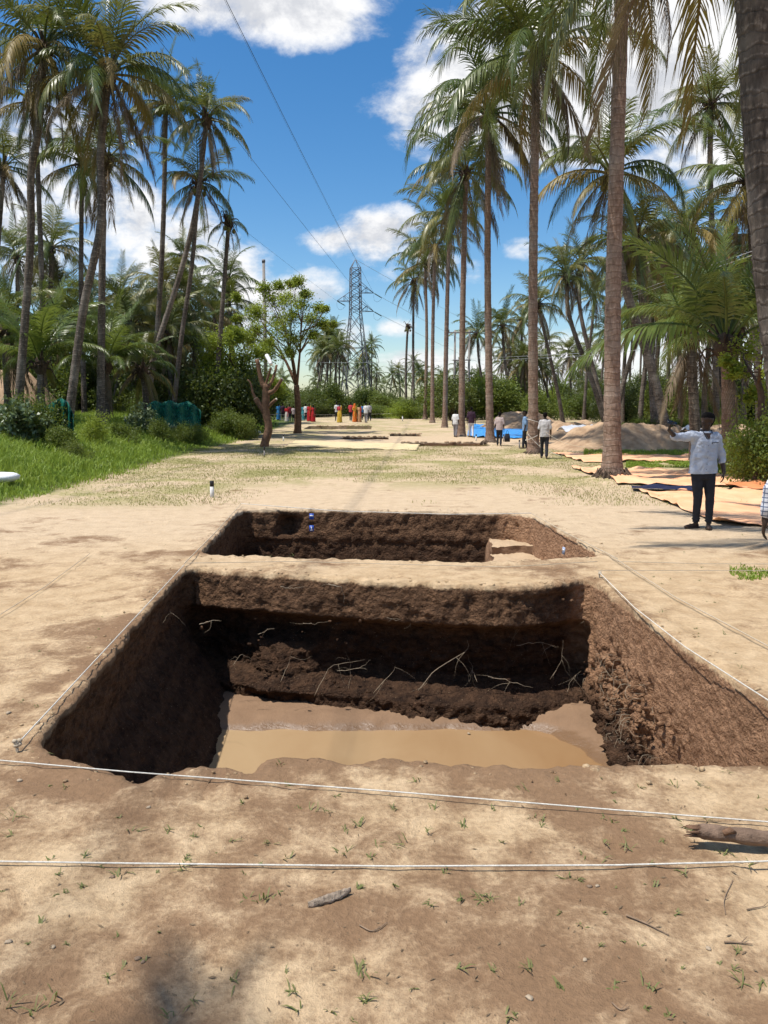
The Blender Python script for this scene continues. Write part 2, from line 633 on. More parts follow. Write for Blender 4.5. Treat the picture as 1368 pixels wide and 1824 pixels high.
def trunk_material(name, ca, cb, ring):
    m, g, b = new_mat(name, .9, .2)
    co = objco(g)
    x, y, z = g.xyz(co)[:3]
    wob = g.noise(co, 2.2, 4, .6)
    n = g.noise(g.vec('MULTIPLY', co, (1.0, 1.0, .35)), 16.0, 6, .7)
    nb = g.noise(co, 1.1, 3, .5)
    ph = g.math('ADD', g.math('MULTIPLY', z, ring), g.math('MULTIPLY', wob, 2.4))
    fr = g.math('FRACT', ph)
    band = g.step(fr, .0, .16, 0.0, 1.0)
    band = g.math('MULTIPLY', band, g.step(fr, 1.0, .9))
    c = g.mix(g.step(n, .3, .7), ca, cb)
    c = g.mix(g.step(nb, .45, .7), c, g.mix(.5, c, (.30, .26, .22)))
    c = g.mix(g.math('MULTIPLY', g.math('SUBTRACT', 1.0, band), .34), c, tuple(q * .35 for q in ca))
    light = g.math('MULTIPLY', g.step(fr, .16, .24), g.step(fr, .42, .26))
    c = g.mix(g.math('MULTIPLY', light, g.math('MULTIPLY', g.step(n, .4, .62), .5)), c, (.40, .34, .28))
    g.set(b.inputs['Base Color'], c)
    h = g.math('ADD', g.math('MULTIPLY', band, .5), n)
    g.set(b.inputs['Normal'], g.bump(h, .6, .02))
    return m


trunk_material('trunk_red', (.15, .095, .068), (.30, .205, .152), 7.0)
trunk_material('trunk_grey', (.055, .044, .036), (.150, .118, .094), 6.0)
plain('bark_brown', (.20, .115, .07), .25, 9, .9, .2, .9, 22)
plain('bark_dark', (.10, .07, .05), .25, 9, .9, .2, .9, 22)
plain('cut_wood', (.62, .55, .46), .1, 14, .8)
plain('white_plastic', (.80, .80, .78), .06, 5, .45, .5)
plain('white_sack', (.78, .79, .80), .08, 12, .6, .3, .5, 40)
plain('cord_white', (.72, .69, .62), .12, 60, .8, .2, .5, 300)
plain('cord_tan', (.55, .46, .34), .12, 60, .85, .2, .5, 300)
plain('wire_dark', (.035, .037, .042), .1, 1, .5, .4)
plain('wire_light', (.55, .56, .58), .05, 1, .4, .5)
plain('steel', (.145, .14, .155), .12, 2, .55, .5)
plain('insulator', (.10, .16, .14), .1, 3, .25, .6)
plain('concrete_pole', (.28, .26, .24), .12, 3, .85, .3, .3, 20)
plain('peg_white', (.70, .69, .66), .12, 20, .7)
plain('peg_black', (.02, .02, .022), .1, 20, .6)
plain('net_green', (.005, .14, .10), .14, 3, .6, .3, .4, 12)
plain('tarp_peach', (.83, .50, .29), .06, 1.6, .55, .35, .35, 7, col2=(.78, .38, .20))
plain('tarp_orange', (.72, .30, .13), .08, 2.0, .5, .35, .4, 7, col2=(.62, .22, .09))
plain('tarp_blue', (.05, .30, .68), .08, 3.0, .4, .4, .4, 9, col2=(.03, .22, .58))
plain('tarp_navy', (.014, .018, .055), .1, 3.0, .5, .35, .4, 9)
plain('tarp_yellow', (.66, .53, .30), .07, 2.0, .6, .3, .3, 5)
plain('sheet_grey', (.50, .52, .57), .1, 2.5, .5, .4, .6, 9)
plain('heap_sand', (.46, .325, .21), .17, 2.6, .95, .15, .9, 9, col2=(.28, .185, .115))
plain('root_pale', (.34, .27, .19), .2, 30, .85)
plain('root_dark', (.12, .085, .06), .2, 20, .9, .2, .8, 40)
plain('log_bark', (.23, .155, .11), .25, 12, .9, .2, .9, 25)
plain('stone', (.27, .19, .13), .2, 12, .9, .2, .6, 30)
plain('stone_pale', (.42, .33, .235), .15, 12, .9)
leaf_mat('litter', [(.07, .045, .028), (.20, .14, .085), (.50, .42, .30)], .85, .05, .2, 40.0)
plain('twig', (.26, .18, .12), .2, 20, .9)
plain('skin', (.050, .028, .018), .1, 9, .5, .35)
plain('hair', (.006, .005, .005), .1, 30, .9, .1)
plain('phone_dark', (.02, .02, .025), .05, 9, .2, .5)
plain('sandal', (.03, .022, .018), .1, 20, .7)
plain('tag_blue', (.03, .09, .42), .1, 20, .5)
plain('tag_pale', (.35, .42, .58), .1, 20, .5)
plain('tag_white', (.75, .75, .75), .05, 20, .5)
plain('wall_white', (.72, .72, .72), .06, 2, .8)
plain('stripe_blue', (.08, .14, .40), .06, 2, .8)
plain('brick_red', (.42, .20, .11), .2, 2, .9)


def thin_net():
    m = M['net_green']
    g = NG(m.node_tree)
    b = m.node_tree.nodes['Principled BSDF']
    tr = g.node('ShaderNodeBsdfTransparent')
    mx = g.node('ShaderNodeMixShader')
    w = g.noise(objco(g), 2.2, 4, .6)
    g.set(mx.inputs[0], g.step(w, .35, .7, .12, .42))
    m.node_tree.links.new(b.outputs[0], mx.inputs[1])
    m.node_tree.links.new(tr.outputs[0], mx.inputs[2])
    m.node_tree.links.new(mx.outputs[0], m.node_tree.nodes['Material Output'].inputs[0])


thin_net()


def cloth(name, col, var=.1):
    return plain(name, col, var, 7, .85, .2, .6, 26)


cloth('shirt_pale_blue', (.52, .56, .65))
cloth('shirt_white', (.70, .70, .70))
cloth('shirt_grey', (.50, .48, .48))
cloth('shirt_pink', (.50, .40, .38))
cloth('shirt_red', (.48, .05, .07))
cloth('shirt_plum', (.045, .022, .04))
cloth('shirt_blue', (.20, .32, .50))
cloth('trouser_dark', (.030, .031, .038))
cloth('trouser_white', (.62, .62, .66))
cloth('trouser_grey', (.25, .24, .26))
cloth('saree_yellow', (.62, .42, .06))
cloth('saree_orange', (.68, .17, .03))
cloth('saree_peach', (.60, .34, .18))
cloth('saree_red', (.45, .025, .03))
cloth('saree_maroon', (.16, .02, .03))
cloth('saree_blue', (.03, .16, .36))
cloth('saree_teal', (.06, .28, .33))
cloth('saree_cream', (.62, .58, .52))
cloth('cloth_green', (.03, .07, .05))


def check_cloth():
    m, g, b = new_mat('shirt_check', .85, .2)
    x, y, z = g.xyz(objco(g))[:3]
    f = g.math('MAXIMUM', g.step(g.math('FRACT', g.math('MULTIPLY', z, 30.0)), .72, .78), g.step(g.math('FRACT', g.math('MULTIPLY', x, 30.0)), .8, .86))
    g.set(b.inputs['Base Color'], g.mix(f, (.68, .70, .75), (.13, .16, .24)))


check_cloth()
# ------------------------------------------------------------------ ground
# bases of the palms in the right-hand row, photograph pixels: each stands on a low mound
ROW = [(1090, 858), (950, 813), (873, 792), (822, 780), (792, 768), (770, 760), (757, 755)]
MOUNDS = [(gp(u, v), .16, .75) for u, v in ROW]


def bank_edge(y):
    return np.interp(y, [-5, 8, 14, 20, 33, 40, 58, 97, 140], [-8.5, -7.6, -7.2, -6.7, -7.7, -7.0, -7.8, -12, -14])


def gz(x, y):
    """height of the ground"""
    x, y = np.asarray(x, float), np.asarray(y, float)
    z = .012 * fbm(x * .9, y * .9, 1.0, 3) + .010 * fbm(x * 4.3, y * 4.3, 2.0, 2) + .004 * fbm(x * 11.0, y * 11.0, 6.0, 2)
    z = z + .05 * fbm(x * .13, y * .13, 5.0, 2) * sstep(y, 14, 30)
    e = bank_edge(y) + .35 * pn(x * .2, y * .35, 9.0)
    z = z + 1.0 * sstep(e - x, 0.0, 6.5) * sstep(y, 7, 14)
    z = z + .35 * sstep(y, 45, 75)
    for m, h, r in MOUNDS:
        z = z + h * np.exp(-((x - m.x) ** 2 + (y - m.y) ** 2) / (r * r))
    return z


def gzf(x, y):
    return float(gz(x, y))


def poly_px(pts):
    return np.array([[p.x, p.y] for p in (gp(u, v) for u, v in pts)])


# rim outlines (photograph pixels on the ground plane), clockwise from the near left corner
pit_near = poly_px([(62, 1330), (135, 1242), (215, 1145), (285, 1062), (332, 1010), (430, 1018), (560, 1027), (700, 1036), (850, 1043),
                    (960, 1043), (1052, 1030), (1130, 1088), (1225, 1152), (1330, 1222), (1450, 1305), (1530, 1362), (1300, 1366),
                    (1080, 1364), (930, 1372), (830, 1364), (700, 1352), (630, 1362), (545, 1350), (482, 1350), (446, 1384), (405, 1368),
                    (360, 1368), (300, 1378), (232, 1392), (170, 1370), (105, 1345)])
pit_far = poly_px([(352, 987), (385, 955), (424, 908), (520, 906), (640, 908), (800, 911), (943, 914), (1010, 950), (1082, 991), (980, 996),
                   (870, 1003), (760, 1001), (640, 998), (500, 993), (420, 990)])
PITS = [pit_near, pit_far]
# further trenches, seen only as dark slits: x0, x1, y0, y1
SLITS = [(.8, 4.7, 35.4, 39.2), (-2.3, .25, 42.0, 45.6), (.35, 2.2, 46.6, 49.5), (-5.7, -.9, 56.5, 61.5)]


def resample(poly, step, smooth=2):
    P = poly.copy()
    for _ in range(smooth):
        Q = np.roll(P, -1, 0)
        P = np.stack([.85 * P + .15 * Q, .15 * P + .85 * Q], 1).reshape(-1, 2)
    d = np.linalg.norm(np.roll(P, -1, 0) - P, axis=1)
    s = np.concatenate([[0], np.cumsum(d)])
    n = int(s[-1] / step)
    t = np.linspace(0, s[-1], n, endpoint=False)
    C = np.concatenate([P, P[:1]])
    return np.stack([np.interp(t, s, C[:, 0]), np.interp(t, s, C[:, 1])], -1)


def signed_dist(poly, X, Y):
    """negative inside"""
    inside = np.zeros(X.shape, bool)
    dmin = np.full(X.shape, 1e9)
    n = len(poly)
    for i in range(n):
        x0, y0 = poly[i]
        x1, y1 = poly[(i + 1) % n]
        c = ((y0 > Y) != (y1 > Y)) & (X < (x1 - x0) * (Y - y0) / (y1 - y0 + 1e-12) + x0)
        inside ^= c
        t = np.clip(((X - x0) * (x1 - x0) + (Y - y0) * (y1 - y0)) / ((x1 - x0) ** 2 + (y1 - y0) ** 2 + 1e-12), 0, 1)
        dmin = np.minimum(dmin, np.hypot(X - x0 - t * (x1 - x0), Y - y0 - t * (y1 - y0)))
    return np.where(inside, -dmin, dmin)


def grow(start, end, step, k):
    out, p, s = [], start, step
    sgn = 1 if end > start else -1
    while (end - p) * sgn > 0:
        s *= k
        p += sgn * s
        out.append(p)
    return out


xs = np.array(sorted(grow(-6.2, -900, .05, 1.10) + list(np.arange(-6.2, 6.61, .045)) + grow(6.6, 900, .05, 1.10)))
ys = np.array(sorted(grow(1.4, -300, .06, 1.15) + list(np.arange(1.4, 14.6, .042)) + grow(14.6, 1600, .045, 1.032)))


def insert_lines(a, vals):
    a = list(a)
    for v in vals:
        a = [q for q in a if abs(q - v) > .02]
        a.append(v)
    return np.array(sorted(a))


xs = insert_lines(xs, [q for s in SLITS for q in s[:2]])
ys = insert_lines(ys, [q for s in SLITS for q in s[2:]])
GX, GY = np.meshgrid(xs, ys)
GZ = gz(GX, GY)
# footprints trodden into the bare ground
fr = np.random.default_rng(8)
for _ in range(110):
    px_, py_, pa_ = fr.uniform(-5.5, 5.5), fr.uniform(1.9, 13.5), fr.uniform(0, 6.28)
    m_ = (np.abs(GX - px_) < .3) & (np.abs(GY - py_) < .3)
    lx_ = (GX[m_] - px_) * math.cos(pa_) + (GY[m_] - py_) * math.sin(pa_)
    ly_ = -(GX[m_] - px_) * math.sin(pa_) + (GY[m_] - py_) * math.cos(pa_)
    q_ = np.sqrt((lx_ / .135) ** 2 + (ly_ / .055) ** 2)
    GZ[m_] += -.016 * sstep(q_, 1.15, .75) + .006 * np.exp(-((q_ - 1.3) / .3) ** 2)
cxm = (xs[:-1] + xs[1:]) / 2
cym = (ys[:-1] + ys[1:]) / 2
CXm, CYm = np.meshgrid(cxm, cym)
keep = np.ones(CXm.shape, bool)
near = (np.abs(CXm) < 5) & (CYm > 2) & (CYm < 15)
for pp in PITS:
    sd = signed_dist(resample(pp, .06), CXm[near], CYm[near])
    k = keep[near]
    k &= sd > .10
    keep[near] = k
for (x0, x1, y0, y1) in SLITS:
    keep &= ~((CXm > x0) & (CXm < x1) & (CYm > y0) & (CYm < y1))
gf = grid_faces(len(xs), len(ys))[keep.ravel()]
gv = np.stack([GX.ravel(), GY.ravel(), GZ.ravel()], -1)
used = np.zeros(len(gv), bool)
used[gf.ravel()] = True
remap = np.cumsum(used) - 1
def damp_near(x, y):
    """disturbed, damp earth along the lips of the two pits"""
    x, y = np.asarray(x, float), np.asarray(y, float)
    out = np.zeros(x.shape)
    msk = (np.abs(x) < 5.5) & (y > 1.5) & (y < 16)
    d0 = signed_dist(pit_near, x[msk], y[msk])
    d1 = signed_dist(pit_far, x[msk], y[msk])
    left = sstep(x[msk], -.5, -2.0)
    front = sstep(y[msk], 4.6, 3.9)
    back = sstep(y[msk], 8.0, 8.3) * sstep(np.abs(x[msk]), 2.3, 1.9)
    a = np.exp(-np.maximum(d0, 0) / (.10 + .34 * left)) * (.45 + .55 * np.maximum(left, front)) * (1 - .75 * back)
    b = np.exp(-np.maximum(d1, 0) / (.09 + .16 * left)) * (.4 + .4 * left)
    b = np.where(y[msk] < 9.6, b * .2, b)
    out[msk] = np.clip(np.maximum(a, b) * (1 + .8 * fbm(x[msk] * 3.0, y[msk] * 3.0, 3.0, 3)), 0, 1)
    return out


def set_damp(me):
    n = len(me.vertices)
    co = np.empty(n * 3, np.float32)
    me.vertices.foreach_get('co', co)
    co = co.reshape(-1, 3)
    at_ = me.attributes.new('damp', 'FLOAT', 'POINT')
    at_.data.foreach_set('value', damp_near(co[:, 0], co[:, 1]).astype(np.float32))


ground_me = mesh_np('ground', gv[used], remap[gf], M['soil'], True)
set_damp(ground_me)
ground = put('ground', ground_me)
tag(ground, kind='structure')


# ------------------------------------------------------------------ excavation pits
def pit_sides(name, poly, depth, step, profile, rough, parent, seed):
    P = resample(poly, step)
    n = len(P)
    T = np.roll(P, -1, 0) - np.roll(P, 1, 0)
    area = np.sum(P[:, 0] * np.roll(P[:, 1], -1) - np.roll(P[:, 0], -1) * P[:, 1])
    N = np.stack([-T[:, 1], T[:, 0]], -1)
    if area < 0:
        N = -N
    for _ in range(3):
        N = (N + np.roll(N, 1, 0) + np.roll(N, -1, 0)) / 3
    N /= np.linalg.norm(N, axis=1)[:, None]
    rim = .05 * fbm(P[:, 0] * 2.6, P[:, 1] * 2.6, seed, 5, .62) - .035 * np.abs(fbm(P[:, 0] * 5.5, P[:, 1] * 5.5, seed + 3, 3)) + .02
    rows = []
    for out, dz_ in [(.34, -.03), (.25, -.004), (.19, .004), (.13, .009), (.085, .010), (.045, .008), (.015, .002), (.0, -.014)]:
        X = P + N * (rim * sstep(.3 - out, 0, .3) - out)[:, None]
        w = 1 - out / .36
        z = gz(X[:, 0], X[:, 1]) + dz_ + w * .030 * fbm(X[:, 0] * 9, X[:, 1] * 9, seed + 2, 3)
        rows.append(np.concatenate([X, z[:, None]], 1))
    jit = np.random.default_rng(int(seed))
    ds = np.arange(step * 1.6, depth + step, step)
    for d in ds:
        off = profile(P, N, d)
        nz = fbm(P[:, 0] * 2.1, P[:, 1] * 2.1, d * 2.1 + seed, 3) * .085 + fbm(P[:, 0] * 8, P[:, 1] * 8, d * 9 + seed, 3) * .085
        nz = nz + np.abs(fbm(P[:, 0] * 17, P[:, 1] * 17, d * 17 + seed, 2)) * .055 - .015
        nz = nz + .45 * (np.round(nz / .024) * .024 - nz) + jit.uniform(-.004, .004, n)
        X = P + N * (rim * max(0, 1 - d * 2) + off + nz * rough(P, N, d) * min(1, .25 + d / .10))[:, None]
        z = np.full(n, -d) - .028 + .010 * pn(P[:, 0] * 7, P[:, 1] * 7, d * 7)
        rows.append(np.concatenate([X, z[:, None]], 1))
    V = np.concatenate(rows)
    fc = grid_faces(n, len(rows), True)
    if area > 0:
        fc = fc[:, ::-1]
    odd = jit.uniform(0, 1, len(fc)) < .5
    fc = np.concatenate([fc[odd][:, [0, 1, 2]], fc[odd][:, [0, 2, 3]], fc[~odd][:, [0, 1, 3]], fc[~odd][:, [1, 2, 3]]])
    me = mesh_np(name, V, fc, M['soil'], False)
    set_damp(me)
    return put(name, me, parent)


def prof_near(P, N, d):
    x = P[:, 0]
    wf = np.clip(-N[:, 1], 0, 1) ** 2
    wr = np.clip(-N[:, 0], 0, 1) ** 2
    wl = np.clip(N[:, 0], 0, 1) ** 2
    wn_ = np.clip(N[:, 1], 0, 1) ** 2
    top = .40 + .05 * pn(x * 1.4, 3.0)
    far_ = np.interp(d, [0, .12, .38, .52, 1.04, 1.12, 1.18, 1.26, 1.5], [0, .03, .10, -.26, -.28, .02, .25, .26, .34])
    lump = np.exp(-((x + 1.15) / .55) ** 2) * np.interp(d, [.62, .8, 1.02, 1.2, 1.3], [0, .30, .46, .10, .02])
    corner = np.exp(-((x - 1.75) / .30) ** 2) * np.interp(d, [.05, .12, .35, .5], [0, -.10, -.10, 0])
    ledge = .05 * pn(x * 2.3, 8.0) * np.interp(d, [.9, 1.1, 1.5], [0, 1, 1])
    right = np.interp(d, [0, .5, .7, .95, 1.2, 1.34, 1.5], [0, .05, .06, .04, .12, .20, .32])
    left = np.interp(d, [0, .15, .5, .9, 1.5], [0, -.05, -.06, .16, .64])
    front = np.interp(d, [0, 1.5], [0, .10])
    return wf * (far_ + lump + corner + ledge) + wr * right + wl * left + wn_ * front


def rough_near(P, N, d):
    wf = np.clip(-N[:, 1], 0, 1) ** 2
    wr = np.clip(-N[:, 0], 0, 1) ** 2
    r = .38 - .16 * wr + .55 * wf * np.interp(d, [0, .4, .8, 1.2], [.2, .4, 1.5, 1.2])
    root_zone = wr * np.exp(-((P[:, 1] - 7.2) / .9) ** 2) * np.interp(d, [.35, .7, 1.3], [0, 1.7, 1.5])
    return r + root_zone


near_pit = empty('excavation_pit', (0, 6.0, 0), 'deep near excavation pit with roots in its sides and muddy water below', 'pit', None, 'structure')
near_pit.location = (0, 0, 0)
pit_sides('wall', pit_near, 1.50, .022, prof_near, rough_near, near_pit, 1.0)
# floor of the near pit, sloping into the water
fx, fy = np.meshgrid(np.linspace(-2.5, 2.75, 150), np.linspace(3.4, 8.6, 150))
fz = -1.335 - .135 * sstep(fy, 7.90, 7.55) + .11 * sstep(fx + .40 * (fy - 7.4), 1.45, 2.15) + .045 * fbm(fx * 1.3, fy * 1.3, 4.0, 3) * sstep(fy, 8.1, 7.4)
fz += .030 * fbm(fx * 2.3, fy * 2.3, 11.0, 3) * sstep(fy, 8.0, 7.7) * sstep(fy, 7.2, 7.6)
fz += .016 * fbm(fx * 5, fy * 5, 6.0, 3) + .02 * np.abs(fbm(fx * 11, fy * 11, 2.0, 2)) * sstep(fy, 7.7, 8.0)
put('floor', mesh_np('floor', np.stack([fx.ravel(), fy.ravel(), fz.ravel()], -1), grid_faces(150, 150), M['mud'], True), near_pit)
wx, wy = np.meshgrid(np.linspace(-2.45, 2.7, 60), np.linspace(3.5, 8.3, 60))
wz = np.full(wx.shape, -1.415)
water = put('water', mesh_np('water', np.stack([wx.ravel(), wy.ravel(), wz.ravel()], -1), grid_faces(60, 60), M['muddy_water'], True))
tag(water, 'shallow puddle of muddy orange water on the pit floor', None, None, 'structure')


def prof_far(P, N, d):
    wf = np.clip(-N[:, 1], 0, 1) ** 2
    wr = np.clip(-N[:, 0], 0, 1) ** 2
    x = P[:, 0]
    hole = np.exp(-((x + 1.72) / .16) ** 2) * np.interp(d, [.08, .14, .40, .48], [0, -.28, -.28, 0])
    return wf * (np.interp(d, [0, .5, .53, 1.3], [0, .10, .06, .26]) + hole) + wr * np.interp(d, [0, 1.3], [0, .30])


far_pit = empty('excavation_pit', (0, 0, 0), 'square excavation pit with earth steps behind the baulk', 'pit', None, 'structure')
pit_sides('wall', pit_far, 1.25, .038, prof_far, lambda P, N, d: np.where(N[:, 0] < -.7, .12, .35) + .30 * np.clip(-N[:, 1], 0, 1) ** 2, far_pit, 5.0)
fx, fy = np.meshgrid(np.linspace(-2.9, 3.0, 70), np.linspace(8.9, 14.2, 70))
fz = -1.18 + .03 * fbm(fx * 2, fy * 2, 1.0, 3)
put('floor', mesh_np('floor', np.stack([fx.ravel(), fy.ravel(), fz.ravel()], -1), grid_faces(70, 70), M['mud'], True), far_pit)


def earth_block(x0, x1, y0, y1, z0, z1, parent):
    """left-standing block of earth with soft crumbly edges"""
    V, Fc, off = [], [], 0
    st = .05
    nx, ny, nz_ = int((x1 - x0) / st) + 1, int((y1 - y0) / st) + 1, int((z1 - z0) / st) + 1
    a, b_ = np.meshgrid(np.linspace(x0, x1, nx), np.linspace(y0, y1, ny))
    for gx_, gy_, gz_, w, h in ((a, b_, np.full(a.shape, z1), nx, ny),):
        V.append(np.stack([gx_.ravel(), gy_.ravel(), gz_.ravel()], -1))
        Fc.append(grid_faces(w, h) + off)
        off += w * h
    c, d_ = np.meshgrid(np.linspace(y0, y1, ny), np.linspace(z0, z1, nz_))
    for xx in (x0, x1):
        V.append(np.stack([np.full(c.size, xx), c.ravel(), d_.ravel()], -1))
        Fc.append(grid_faces(ny, nz_) + off)
        off += ny * nz_
    c, d_ = np.meshgrid(np.linspace(x0, x1, nx), np.linspace(z0, z1, nz_))
    V.append(np.stack([c.ravel(), np.full(c.size, y0), d_.ravel()], -1))
    Fc.append(grid_faces(nx, nz_) + off)
    V = np.concatenate(V)
    for k in range(3):
        V[:, k] += .075 * fbm(V[:, 0] * 3.1 + k * 7, V[:, 1] * 3.1, V[:, 2] * 3.1, 4, .6)
    return put('step', mesh_np('step', V, np.concatenate(Fc), M['step_earth'], True), parent)


def step_earth():
    m, g, b = new_mat('step_earth', .95, .15)
    P = position(g)
    n = g.noise(P, 9.0, 6, .65)
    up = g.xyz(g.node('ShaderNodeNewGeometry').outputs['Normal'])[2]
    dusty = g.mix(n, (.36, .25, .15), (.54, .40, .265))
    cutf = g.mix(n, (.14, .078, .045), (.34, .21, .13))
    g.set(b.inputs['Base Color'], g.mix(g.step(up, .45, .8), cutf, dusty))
    g.set(b.inputs['Normal'], g.bump(g.noise(P, 22.0, 5, .7), .8, .03))


step_earth()
earth_block(1.78, 3.1, 12.85, 13.9, -1.2, -.45, far_pit)
earth_block(1.74, 3.1, 10.6, 12.88, -1.2, -.575, far_pit)

for k, ((x0, x1, y0, y1), lab) in enumerate(zip(SLITS, ('shallow dark trench beside the foot of the third palm of the row', 'dark trench slit just behind the yellow sheet',
                                                     'short far trench between the yellow sheet and the row of palms', 'long dark trench slit in front of the far visitors'))):
    mb = MB()
    step = .12
    nx, ny = int((x1 - x0) / step) + 1, int((y1 - y0) / step) + 1
    per = np.concatenate([np.stack([np.linspace(x0, x1, nx), np.full(nx, y0)], -1), np.stack([np.full(ny, x1), np.linspace(y0, y1, ny)], -1)[1:],
                          np.stack([np.linspace(x1, x0, nx), np.full(nx, y1)], -1)[1:], np.stack([np.full(ny, x0), np.linspace(y1, y0, ny)], -1)[1:-1]])
    rows = []
    for j, d in enumerate((-.0, .05, .12, .25, .45, .7, .95)):
        q = per + .03 * (j > 0) * np.stack([pn(per[:, 0] * 3, per[:, 1] * 3, d * 5), pn(per[:, 0] * 3 + 9, per[:, 1] * 3, d * 5)], -1)
        zz = gz(per[:, 0], per[:, 1]) if j == 0 else np.full(len(per), -d) + .02 * pn(per[:, 0] * 5, per[:, 1] * 5, d)
        rows.append(np.concatenate([q, zz[:, None]], 1))
    e = empty('excavation_pit', (0, 0, 0), lab, 'pit', None, 'structure')
    put('wall', mesh_np('wall', np.concatenate(rows), grid_faces(len(per), len(rows), True), M['soil'], True), e)
    mb.add([[x0 - .1, y0 - .1, -.94], [x1 + .1, y0 - .1, -.94], [x1 + .1, y1 + .1, -.94], [x0 - .1, y1 + .1, -.94]], [[0, 1, 2, 3]])
    mb.build('floor', M['mud'], e)
    # crumbled earth thrown up along the far lip
    mb = MB()
    for q in range(26):
        xx = random.uniform(x0 - .1, x1 + .1)
        yy = y1 + random.uniform(.02, .2)
        r = random.uniform(.03, .09)
        mb.ball((xx, yy, gzf(xx, yy) + r * .2), (r * 1.4, r, r * .7), 7, 5, .5)
    mb.build('crumbled_lip', M['heap_sand'], e)
# ------------------------------------------------------------------ coconut palms
def frond_arrays(seed, a0, bend, L=4.2, leaf=.80, n=46, hang=.35, vee=.35, width=.045, ragged=0.0, curl=0.0):
    """one palm leaf, its foot at the origin, reaching along +x; a0 = angle of the stalk above the horizontal (degrees)"""
    rr = random.Random(seed)
    mb = MB()
    ns = 22
    p = Vector((0, 0, 0))
    pts, tans = [], []
    swing = rr.uniform(-.3, .3) + curl
    for i in range(ns + 1):
        s = i / ns
        a = R(a0) - R(bend) * s ** 1.25
        yaw = swing * s * s
        t = Vector((math.cos(a) * math.cos(yaw), math.cos(a) * math.sin(yaw), math.sin(a)))
        pts.append(p.copy())
        tans.append(t)
        p = p + t * (L / ns)
    rad = [max(.006, .050 * (1 - i / ns) ** 1.1 + .006) for i in range(ns + 1)]
    mb.tube(pts[::2], rad[::2], 4, False)
    V, Q, T = [], [], []
    k = 0
    down = Vector((0, 0, -1))
    for side in (-1, 1):
        for j in range(n):
            if ragged and rr.random() < ragged:
                continue
            s = .16 + .84 * (j + rr.uniform(.1, .9)) / n
            f = s * ns
            i = min(int(f), ns - 1)
            w = f - i
            base = pts[i].lerp(pts[i + 1], w)
            t = tans[i].lerp(tans[i + 1], w).normalized()
            sid = t.cross(Vector((0, 0, 1)))
            if sid.length < .2:
                sid = Vector((0, -1, 0))
            sid.normalize()
            nor = sid.cross(t).normalized()
            env = math.sin(math.pi * min(1.0, .14 + .86 * s)) ** .55 if s < .9 else .55 + (1 - s) * 2
            ln = leaf * (.35 + .75 * env) * rr.uniform(.82, 1.1)
            d = (sid * side * (.95 - .45 * s) + t * (.45 + .55 * s) + nor * vee * rr.uniform(.6, 1.3)).normalized()
            wd = width * rr.uniform(.8, 1.15)
            q = base.copy()
            hg = hang * rr.uniform(.6, 1.5)
            wv = (t + sid * .15).normalized()
            for m, (fr, ww) in enumerate(((0, .55), (.30, 1.0), (.66, .72))):
                V += [q - wv * (wd * ww * .5), q + wv * (wd * ww * .5)]
                seg = (.30, .36, .34)[m]
                d = (d + down * hg * (.55, 1.0, 1.2)[m]).normalized()
                q = q + d * (ln * seg)
            V.append(q)
            Q += [[k, k + 1, k + 3, k + 2], [k + 2, k + 3, k + 5, k + 4]]
            T.append([k + 4, k + 5, k + 6])
            k += 7
    mb.add([tuple(v) for v in V], Q, T)
    return mb.arrays()


# kinds of leaf from the spear at the top to the dead skirt below
FROND_KINDS = [(82, 25, .10, .15), (68, 60, .25, .3), (54, 84, .40, .3), (40, 96, .52, .25), (25, 98, .64, .2), (7, 90, .76, .15), (-16, 70, .9, .1),
               (-40, 46, 1.1, .05), (-66, 18, 1.2, .05)]
FRONDS, FROND_MESH = {}, {}
for k, (a0, bend, hang, vee) in enumerate(FROND_KINDS):
    for s in range(2):
        FRONDS[k, s] = frond_arrays(100 + k * 7 + s, a0 + (-6, 5)[s], bend * (.9, 1.12)[s], 4.2, (.60 if k == 0 else .94), 34 if k == 0 else 58, hang, vee,
                                    .066, .25 if k == 8 else 0, (-.12, .12)[s])


def frond_mesh(k, s, mat):
    key = (k, s, mat)
    if key not in FROND_MESH:
        V, Fs = FRONDS[k, s]
        FROND_MESH[key] = mesh_np('frond', V, Fs, M[mat])
    return FROND_MESH[key]


def crown_plan(rr, n, dead, young=False, yellow=.12):
    """list of (kind, variant, azimuth, scale, material, lift)"""
    out = []
    az0 = rr.uniform(0, 6.28)
    for i in range(n):
        f = i / (n - 1)
        if young:
            k = min(3, int(f * 3.6))
        else:
            k = min(7, int(.3 + f * 7.6))
        mat = 'frond_fresh' if young else 'frond_green'
        if not young and k >= 5 and rr.random() < yellow * 3:
            mat = 'frond_yellow'
        if not young and k >= 7 and rr.random() < .5:
            mat = 'frond_dead'
        out.append((k, rr.randrange(2), az0 + i * 2.39996 + rr.uniform(-.25, .25), rr.uniform(.74, 1.12), mat, .28 * (1 - f)))
    for i in range(dead):
        out.append((8, rr.randrange(2), rr.uniform(0, 6.28), rr.uniform(.6, .95), 'frond_dead', -.15))
    return out


